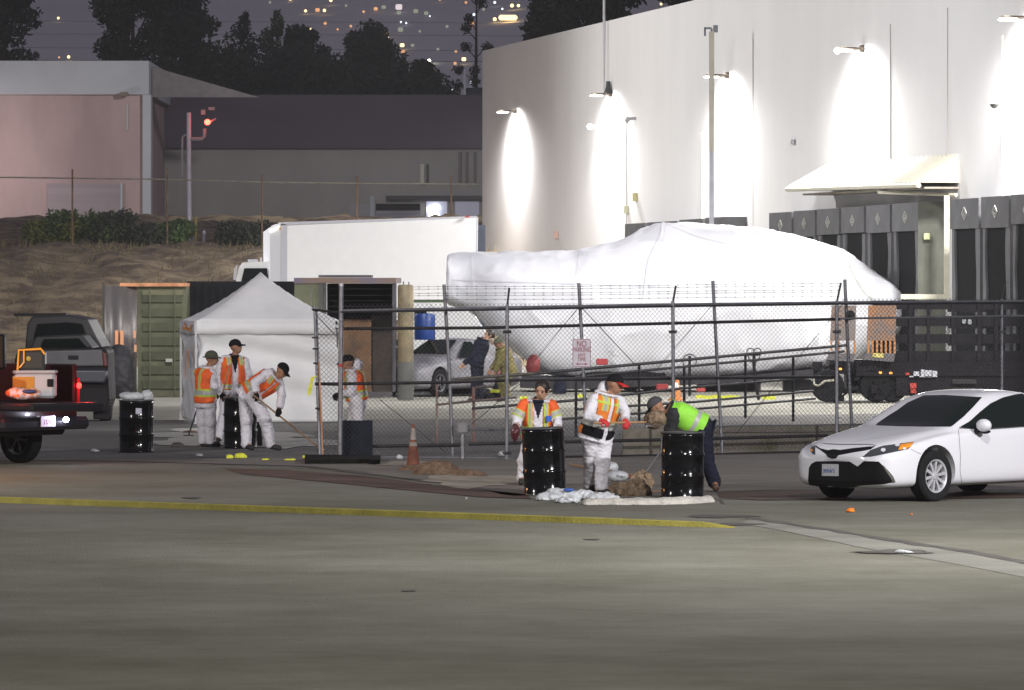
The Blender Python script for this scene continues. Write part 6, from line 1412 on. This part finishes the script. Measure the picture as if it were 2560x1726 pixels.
mb = MB(); xbox(mb,2405,2414,799,809,s,d-.09,d-.065); xbox(mb,2419,2428,799,811,s,d-.09,d-.065); at(t, mb, 'lettering', mat('grey_mark',(.28,.30,.32),.6))
for u, dy in ((2068,-.2),(2190,.1),(2230,.15),(2480,.1),(2600,.1)):
    mb = MB(); mb.lathe([(.15,-.12),(.36,-.14),(.39,-.1),(.39,.1),(.36,.14),(.15,.12)], (X(u,s),d+dy,.39), 28, M=Matrix.Rotation(R(90),3,'X')); at(t, mb, 'wheel', M_tyre, smooth='auto')
at(t, MB().tube([W(2034,948,d-.5),W(2036,962,d-.5),W(2046,965,d-.5),W(2062,953,d-.5),W(2085,951,d-.5)], .028, 6), 'hose', mat('pale_hose',(.4,.38,.3),.6), smooth=True)
mb = MB(); rd = random.Random(12)
for k in range(46):
    u, v = rd.uniform(2030,2255), rd.uniform(915,1002); a = W(u,v,d+rd.uniform(-.2,.6))
    if rd.random() < .5: mb.box(a, (rd.uniform(.06,.3),rd.uniform(.05,.3),rd.uniform(.05,.22)))
    else: mb.tube([a, a+Vector((rd.uniform(-.5,.5),rd.uniform(-.1,.1),rd.uniform(-.25,.2)))], rd.uniform(.015,.05), 6)
xbox(mb,2075,2250,900,935,s,d+.1,d+1.5); xbox(mb,2120,2250,935,985,s,d+.5,d+1.5); at(t, mb, 'undercarriage', M_sb)
mo = mat('orange_side_lamp', (.8,.3,.05), .4, emit=(1,.4,.1), estr=1.5)
for u, v in ((2101,923),(2201,932),(2227,933)): at(t, MB().box(W(u,v,d-.3),(.07,.05,.05),bev=.01), 'side_lamp', mo)
for (u0,u1,lab,ph) in ((2076,2140,'plain steel loading ramp folded up behind the fence posts',0),(2168,2240,'steel loading ramp coloured as lit orange, folded up on the stake truck',1)):
    m1 = mat('bare_ramp_steel',(.22,.20,.19),.55,metal=.3,var=.15,vscale=2,col2=(.26,.17,.13)) if ph == 0 else mat('orange_lit_ramp_steel',(.17,.14,.13),.55,col2=(.38,.17,.06),vscale=1.3,metal=.2)  # grey ramp steel with orange lamp light put into its colours
    tr = thing('loading_ramp', lab, 'ramp', (X(u0,s),d-.25,1.0), 0, 'folded loading ramps')
    yy = d-.28; at(tr, MB().slab([W(u0+3,764,yy),W(u1+1,764,yy),W(u1-2,852,yy),W(u0-1,852,yy)], .04), 'plate', m1)
    mb = MB(); k = 7 if ph else 4
    for i in range(k): u = u0+(u1-u0-6)*i/(k-1); mb.slab([W(u,852,yy),W(u+5,852,yy),W(u+5,884,yy),W(u,884,yy)], .05)
    at(tr, mb, 'cleat', mat('orange_lit_cleat',(.45,.20,.07),.6)); at(tr, MB().slab([W(u0-4,884,yy),W(u1-2,884,yy),W(u1-6,905,yy),W(u0-10,900,yy)], .06), 'foot', mat('ramp_foot',(.12,.11,.115),.5))
    if ph: at(tr, MB().slab([W(u0+15,883,yy-.05),W(u0+42,884,yy-.05),W(u0+40,895,yy-.05),W(u0+12,893,yy-.05)], .01), 'yellow_plate', mat('yellow_plate',(.55,.48,.15),.5,var=.4,vscale=20))
mb = MB(); mb.lathe([(.05,-.03),(.085,-.03),(.085,.03),(.05,.03)], W(2125,789,fp(2125).y+.15), 20, M=Matrix.Rotation(R(90),3,'X')); mb.ball(W(2125,789,fp(2125).y+.08), .022); mb.build('gate_roller', M_dsteel, label='round dark roller with a bright hub on the gate frame', cat='roller')
# rubble, tape and odds behind the fence
for i,(u,v,r,m,l) in enumerate(((1070,987,(.35,.3,.3),M_blackc,'dark burnt debris pile left of the silver car'),(1150,985,(.55,.4,.42),M_blackc,'dark burnt debris pile in front of the silver car'),(1215,1000,(.45,.3,.2),M_blackc,'low dark debris pile at the feet of the dark clothed person'),
    (1334,925,(.16,.25,.24),mat('red_tarp',(.17,.02,.02),.6,var=.3,vscale=3),'crumpled red tarp below the wrapped load bow'),(1262,940,(.22,.3,.33),mat('pink_tarp',(.35,.14,.15),.7,var=.3,vscale=3),'dull pink tarp heap behind the tan clothed person'),
    (1400,985,(.20,.2,.32),M_navy,'dark blue bin bag behind the woman'),(1345,960,(.16,.2,.4),mat('olive_cloth_heap',(.10,.09,.04),.8),'olive cloth heap at the tip of the wrapped load'))):
    blob('debris_pile' if i < 3 else 'tarp_heap', G(u,v)+Vector((0,0,r[2]*.4)) if i not in (3,4) else W(u,v-12,F/99.)+Vector((0,0,0)), r, .10 if i < 3 else .05, 7, 100+i, m, l, 'debris' if i < 3 else 'tarp', flat=0, h=.03)
blob('white_bag', G(1035,990)+Vector((0,0,.05)), (.5,.2,.07), .02, 9, 110, M_plas, 'long white sheet on the ground left of the debris', 'sheet', flat=.004, h=.02)
blob('white_bag', G(1247,994)+Vector((0,0,.05)), (.22,.2,.08), .02, 9, 111, M_plas, 'bright white bag on the ground behind the fence', 'bag', flat=.004, h=.015)
for i,(u0,u1,v,z) in enumerate(((1225,1262,978,.1),(1300,1320,995,.04),(1440,1462,990,.1),(1740,1850,993,.12),(1905,1940,995,.1))):
    y = G(u0,1000).y+random.uniform(-1,1); mb = MB(); k = 14; vs = []
    for j in range(k+1): u = u0+(u1-u0)*j/k; q = W(u,v+1.2*math.sin(j*1.3+i),y); vs += [q+Vector((0,0,.04)), q-Vector((0,0,.04))]
    mb.add(vs, [(j*2,j*2+1,j*2+3,j*2+2) for j in range(k)]); o = mb.build('caution_tape', M_tape, label='yellow tape strip in the yard, number %s from the left' % ['one','two','three','four','five'][i], cat='tape', group='yellow tape strips in the yard', fix=False); o.modifiers.new('s','SOLIDIFY').thickness = .006
mb = MB(); mb.lathe([(.26,0),(.27,.04),(.27,.62),(.24,.68)], tuple(W(1062,850,F/97.)-Vector((0,0,.0))), 20); mb.build('blue_drum', mat('blue_plastic',(.01,.05,.24),.4), label='blue plastic drum behind the khaki column', cat='drum', smooth='auto')
# white pickup nose under the wrapped bow
s = 90.; d = F/s; t = thing('white_van', 'white van parked behind the silver car and the bow', 'van', (X(1080,s),d,0))
q = [W(u,v,d) for u,v in ((1030,960),(1030,765),(1042,758),(1070,758),(1085,772),(1180,780),(1220,840),(1225,960))]; n = len(q); mb = MB(); mb.add(q+[p+Vector((0,1.9,0)) for p in q], [tuple(range(n)), tuple(range(2*n-1,n-1,-1))]+[(i,n+i,n+(i+1)%n,(i+1)%n) for i in range(n)]); at(t, mb, 'body', M_box)
at(t, MB().slab([W(u,v,d-.02) for u,v in ((1036,800),(1036,778),(1066,778),(1072,800))], .04), 'window', M_glass); at(t, xbox(MB(),1033,1150,750,757,s,d+.2,d+1.6), 'roof_rack', mat('green_roof_rack',(.05,.09,.04),.6))
for u in (1065,1190): mb = MB(); mb.lathe([(.2,-.12),(.35,-.12),(.35,.12),(.2,.12)], (X(u,s),d,.35), 24, M=Matrix.Rotation(R(90),3,'X')); at(t, mb, 'wheel', M_tyre, smooth='auto')
# orange work lamp / small cones in the yard
for (u, v, lab) in ((1690,1002,'small orange cone behind the stooping worker'),(1533,990,'small pale lamp jug right of the red billed cap')):
    p = G(u,v); mb = MB(); r = 1.0 if u == 1690 else .6
    mb.lathe([(.20*r,0),(.20*r,.04),(.13*r,.05),(.10*r,.35*r),(.07*r,.5*r)], p, 16); o = mb.build('yard_marker', mat('orange_lamp_plastic',(.55,.20,.05),.5), label=lab, cat='marker', smooth='auto')
    mb = MB(); mb.ball(p+Vector((0,-.12*r,.34*r)), (.06*r,.03,.10*r)); mb.build('reflector', mat('white_reflector',(.9,.85,.8),.3), o, smooth=True)
for k,(u,v,w_,c,l) in enumerate(((1752,972,.22,(.45,.06,.05),'small red box on the yard ground by the trailer'),(1655,968,.3,(.3,.03,.03),'small dark red box below the trailer deck'),(1505,905,.3,(.4,.04,.04),'red tail marker of the trailer behind the red billed cap'))):
    q = W(u,v,F/98.); MB().box(q, (w_,.2,.16), bev=.02).build('red_box', mat('red_box_%d'%k,c,.6), label=l, cat='box')

# grey pickup far left
s = 122.; d = F/s
t = thing('grey_pickup', 'grey pickup seen from behind beside the containers', 'pickup', (X(150,s),d,0))
M_gp = mat('dusty_grey_paint', (.10,.10,.108), .45, coat=.2, var=.12, vscale=2)
def gbox(name, uv, y0, y1, m, bev=None):
    q = [W(u,v,d)+Vector((0,y0,0)) for u,v in uv]; k = [p+Vector((0,y1-y0,0)) for p in q]; n = len(q); mb = MB(); mb.add(q+k, [tuple(range(n)), tuple(range(2*n-1,n-1,-1))]+[(i,n+i,n+(i+1)%n,(i+1)%n) for i in range(n)]); o = at(t, mb, name, m)
    b = o.modifiers.new('b','BEVEL'); b.width = .04; b.segments = 3; b.limit_method = 'ANGLE'; return o
M_gd = mat('shadowed_grey_paint', (.016,.015,.017), .6, spec=.2)  # grey body colour darkened to hold the shade around the tailgate
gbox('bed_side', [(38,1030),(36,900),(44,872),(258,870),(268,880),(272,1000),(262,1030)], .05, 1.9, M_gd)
gbox('tailgate', [(60,918),(62,878),(256,874),(262,916)], -.03, .04, M_gp)
gbox('rear_bumper', [(52,955),(52,925),(268,925),(272,940),(262,958)], -.18, .0, mat('dull_chrome_bumper',(.07,.075,.09),.35,metal=.4))
gbox('cab', [(38,900),(46,812),(58,793),(150,790),(200,800),(225,850),(238,872)], 1.9, 4.2, mat('dark_cab_paint', (.03,.03,.033), .5))
gbox('rear_window', [(62,850),(72,812),(150,808),(186,812),(200,850)], 1.84, 1.89, M_glass)
gbox('bed_cover', [(75,874),(88,842),(205,838),(232,872)], .1, 1.85, mat('dark_bed_cover',(.02,.02,.023),.5,var=.2))
gbox('bed_cover_window', [(100,868),(108,848),(196,846),(216,868)], .04, .09, M_glass)
gbox('handle', [(171,899),(171,889),(196,889),(196,899)], -.06, -.035, M_blkp)
gbox('tail_light', [(258,918),(254,878),(266,882),(270,918)], -.05, .03, mat('dim_tail_light',(.12,.02,.02),.4))
for u in (62,254):
    mb = MB(); mb.lathe([(.2,-.13),(.36,-.13),(.39,-.1),(.39,.1),(.36,.13),(.2,.13)], (X(u,s),d+.9,.39), 28, M=Matrix.Rotation(R(90),3,'Y')); at(t, mb, 'wheel', M_tyre, smooth='auto')
gbox('mud_flap', [(228,1050),(230,990),(268,988),(270,1052)], .42, .5, mat('mud_flap',(.025,.022,.028),.8))
mb = MB(); mb.box(W(105,787,d+3),(1.1,.9,.06)); at(t, mb, 'roof_rack', M_blkp)

# red pickup with open tailgate, cut by the left edge
t = thing('red_pickup', 'dark red pickup with lowered tailgate at the left edge', 'pickup', (0,0,0))
ff = Vector((-.77,.64,0)).normalized(); lf_ = Vector((-ff.y,ff.x,0))     # forward, left
yc = 80.7; RC = Vector((X(195,F/yc), yc, 0))                              # rear right corner
Mr = Matrix(((-ff.x,lf_.x,0,RC.x),(-ff.y,lf_.y,0,RC.y),(0,0,1,0),(0,0,0,1))) ; t.matrix_basis = Mr      # local x: rearwards, y: to its left
M_rp = mat('dark_red_paint', (.035,.006,.006), .3, coat=.6); M_dkb = mat('dark_bumper', (.022,.022,.027), .35, metal=.4)
def rb(name, c, dm, m, bev=.02): return MB().box(c, dm, bev=bev).build(name, m, t)
rb('bed_side', (-.95,-.06+.12,1.12), (1.9,.10,.92), M_rp); rb('bed_side', (-.95,1.84,1.12), (1.9,.10,.92), M_rp)
rb('bed_floor', (-.95,.95,.97), (1.88,1.74,.05), M_blkp, .005); rb('bulkhead', (-1.92,.95,1.15), (.06,1.74,.9), M_blkp)
rb('tailgate', (.37,.95,.93), (.74,1.6,.12), M_dkb, .03); rb('bumper', (.14,.95,.66), (.26,1.95,.20), M_dkb, .06); rb('rear_valance', (-.1,.95,.76), (.25,1.7,.28), M_rp, .02)
rb('cab', (-2.9,.95,1.40), (1.9,1.8,1.15), M_rp, .25); rb('cab_window', (-1.93,.95,1.72), (.03,1.4,.36), M_glass, .01); rb('chassis', (-2.2,.95,.62), (4.2,1.6,.3), M_blkp, .05)
for x in (-1.15,):
    for y in (.12,1.78): wheel(t, x, y, 1 if y > 1 else -1, r=.39, spokes=6, rimm=mat('dull_rim',(.12,.12,.13),.5))
ml = glow('tail_light_glow', (1,.02,.015), 9)
for y in (.02,1.88):
    rb('tail_light', (.012,y,1.17), (.05,.06,.40), mat('red_lens',(.25,.01,.01),.25), .01); MB().ball((.04,y,1.24), (.03,.05,.05), 10, 8).build('lit_bulb', ml, t, smooth=True)
lamp('tail_light_lamp', 'POINT', tuple(Mr@Vector((.25,.02,1.24))), 7, (1,.04,.02), None, .05); lamp('tail_light_lamp', 'POINT', tuple(Mr@Vector((.25,1.88,1.24))), 7, (1,.04,.02), None, .05)
rb('licence_plate', (.285,.95,.70), (.012,.32,.17), mat('rear_plate',(.7,.62,.75),.4), .005)
mb = MB(); mb.ball((.33,.60,.72), (.045,.05,.045), 10, 8); mb.build('plate_lamp', glow('plate_lamp_glow',(.85,.82,1),26), t, smooth=True); lamp('plate_light', 'POINT', tuple(Mr@Vector((.42,.75,.78))), 8, (.85,.82,1), None, .03)
Tm = Matrix(((0,0,1,.293),(1,0,0,.95),(0,1,0,.69),(0,0,0,1))); text_mesh('7P21', .11, mat('plate_red_ink',(.35,.05,.2),.5), t, Tm)
def on(name, u0, u1, v0, v1, yy, dep, m, label, cat, bev=.03):
    sx = F/yy; a, b = W(u0,v1,yy), W(u1,v0,yy); T = thing(name, label, cat, ((a.x+b.x)/2, yy, a.z)); MB().box((0,dep/2,(b.z-a.z)/2), (b.x-a.x,dep,b.z-a.z), bev=bev).build('tub', m, T); return T, sx, a, b
yy = 79.9
T, sx, a, b = on('cool_box', 32, 137, 934, 996, yy, .4, mat('cream_white_cooler',(.42,.43,.45),.45,var=.06), 'white cool box in the bed of the red pickup', 'cool box', .04)
MB().box((0,.2,(b.z-a.z)+.02), (b.x-a.x+.03,.43,.05), bev=.02).build('lid', mat('cream_white_cooler',(.42,.43,.45),.45), T); MB().box((.26,-.01,.24), (.10,.03,.12), bev=.01).build('latch', M_blkp, T)
MB().box((-.16,-.004,.17), (.34,.01,.33)).build('amber_panel', mat('amber_plastic_side',(.45,.22,.03),.4), T)
T, sx, a, b = on('storage_crate', 44, 112, 876, 926, yy+.05, .35, mat('dark_clear_tub',(.05,.055,.05),.2,coat=.4), 'dark clear crate with orange frame on the cool box', 'crate', .04)
mb = MB(); h_ = b.z-a.z; w_ = b.x-a.x; mb.tube([(-w_/2,-.02,0),(-w_/2+.02,-.02,h_),(w_/2-.06,-.02,h_+.02),(w_/2,-.02,h_-.06)], .02, 6); mb.tube([(-w_/2+.10,-.02,h_),(-w_/2+.10,-.02,.12),(-w_/2+.03,-.02,.04)], .014, 6); mb.build('handle', mat('orange_frame',(.8,.36,.03),.4), T)
mb = MB(); mb.ball((-.04,-.01,.18), (.04,.012,.04)); mb.build('round_badge', mat('olive_badge',(.35,.30,.05),.5), T, smooth=True)
o = blob('cloth_bundle', tuple(W(58,985,79.55)), (.29,.14,.10), .03, 11, 120, [mat('orange_white_cloth', (.60,.20,.06), .7, col2=(.50,.48,.50), vscale=9, lo=.47, hi=.51)], 'orange, blue and white cloth bundle on the lowered tailgate', 'cloth', h=.012)
o2b = MB(); o2b.ball((.10,-.08,.035), (.12,.07,.035)); o2b.build('blue_fold', mat('navy_fold',(.03,.05,.14),.7), o, smooth=True)
mb = MB(); mb.box(W(4,880,79.8),(.12,.3,.55),bev=.03); mb.build('black_case', M_blkp, label='black case at the very left edge above the red pickup', cat='case')
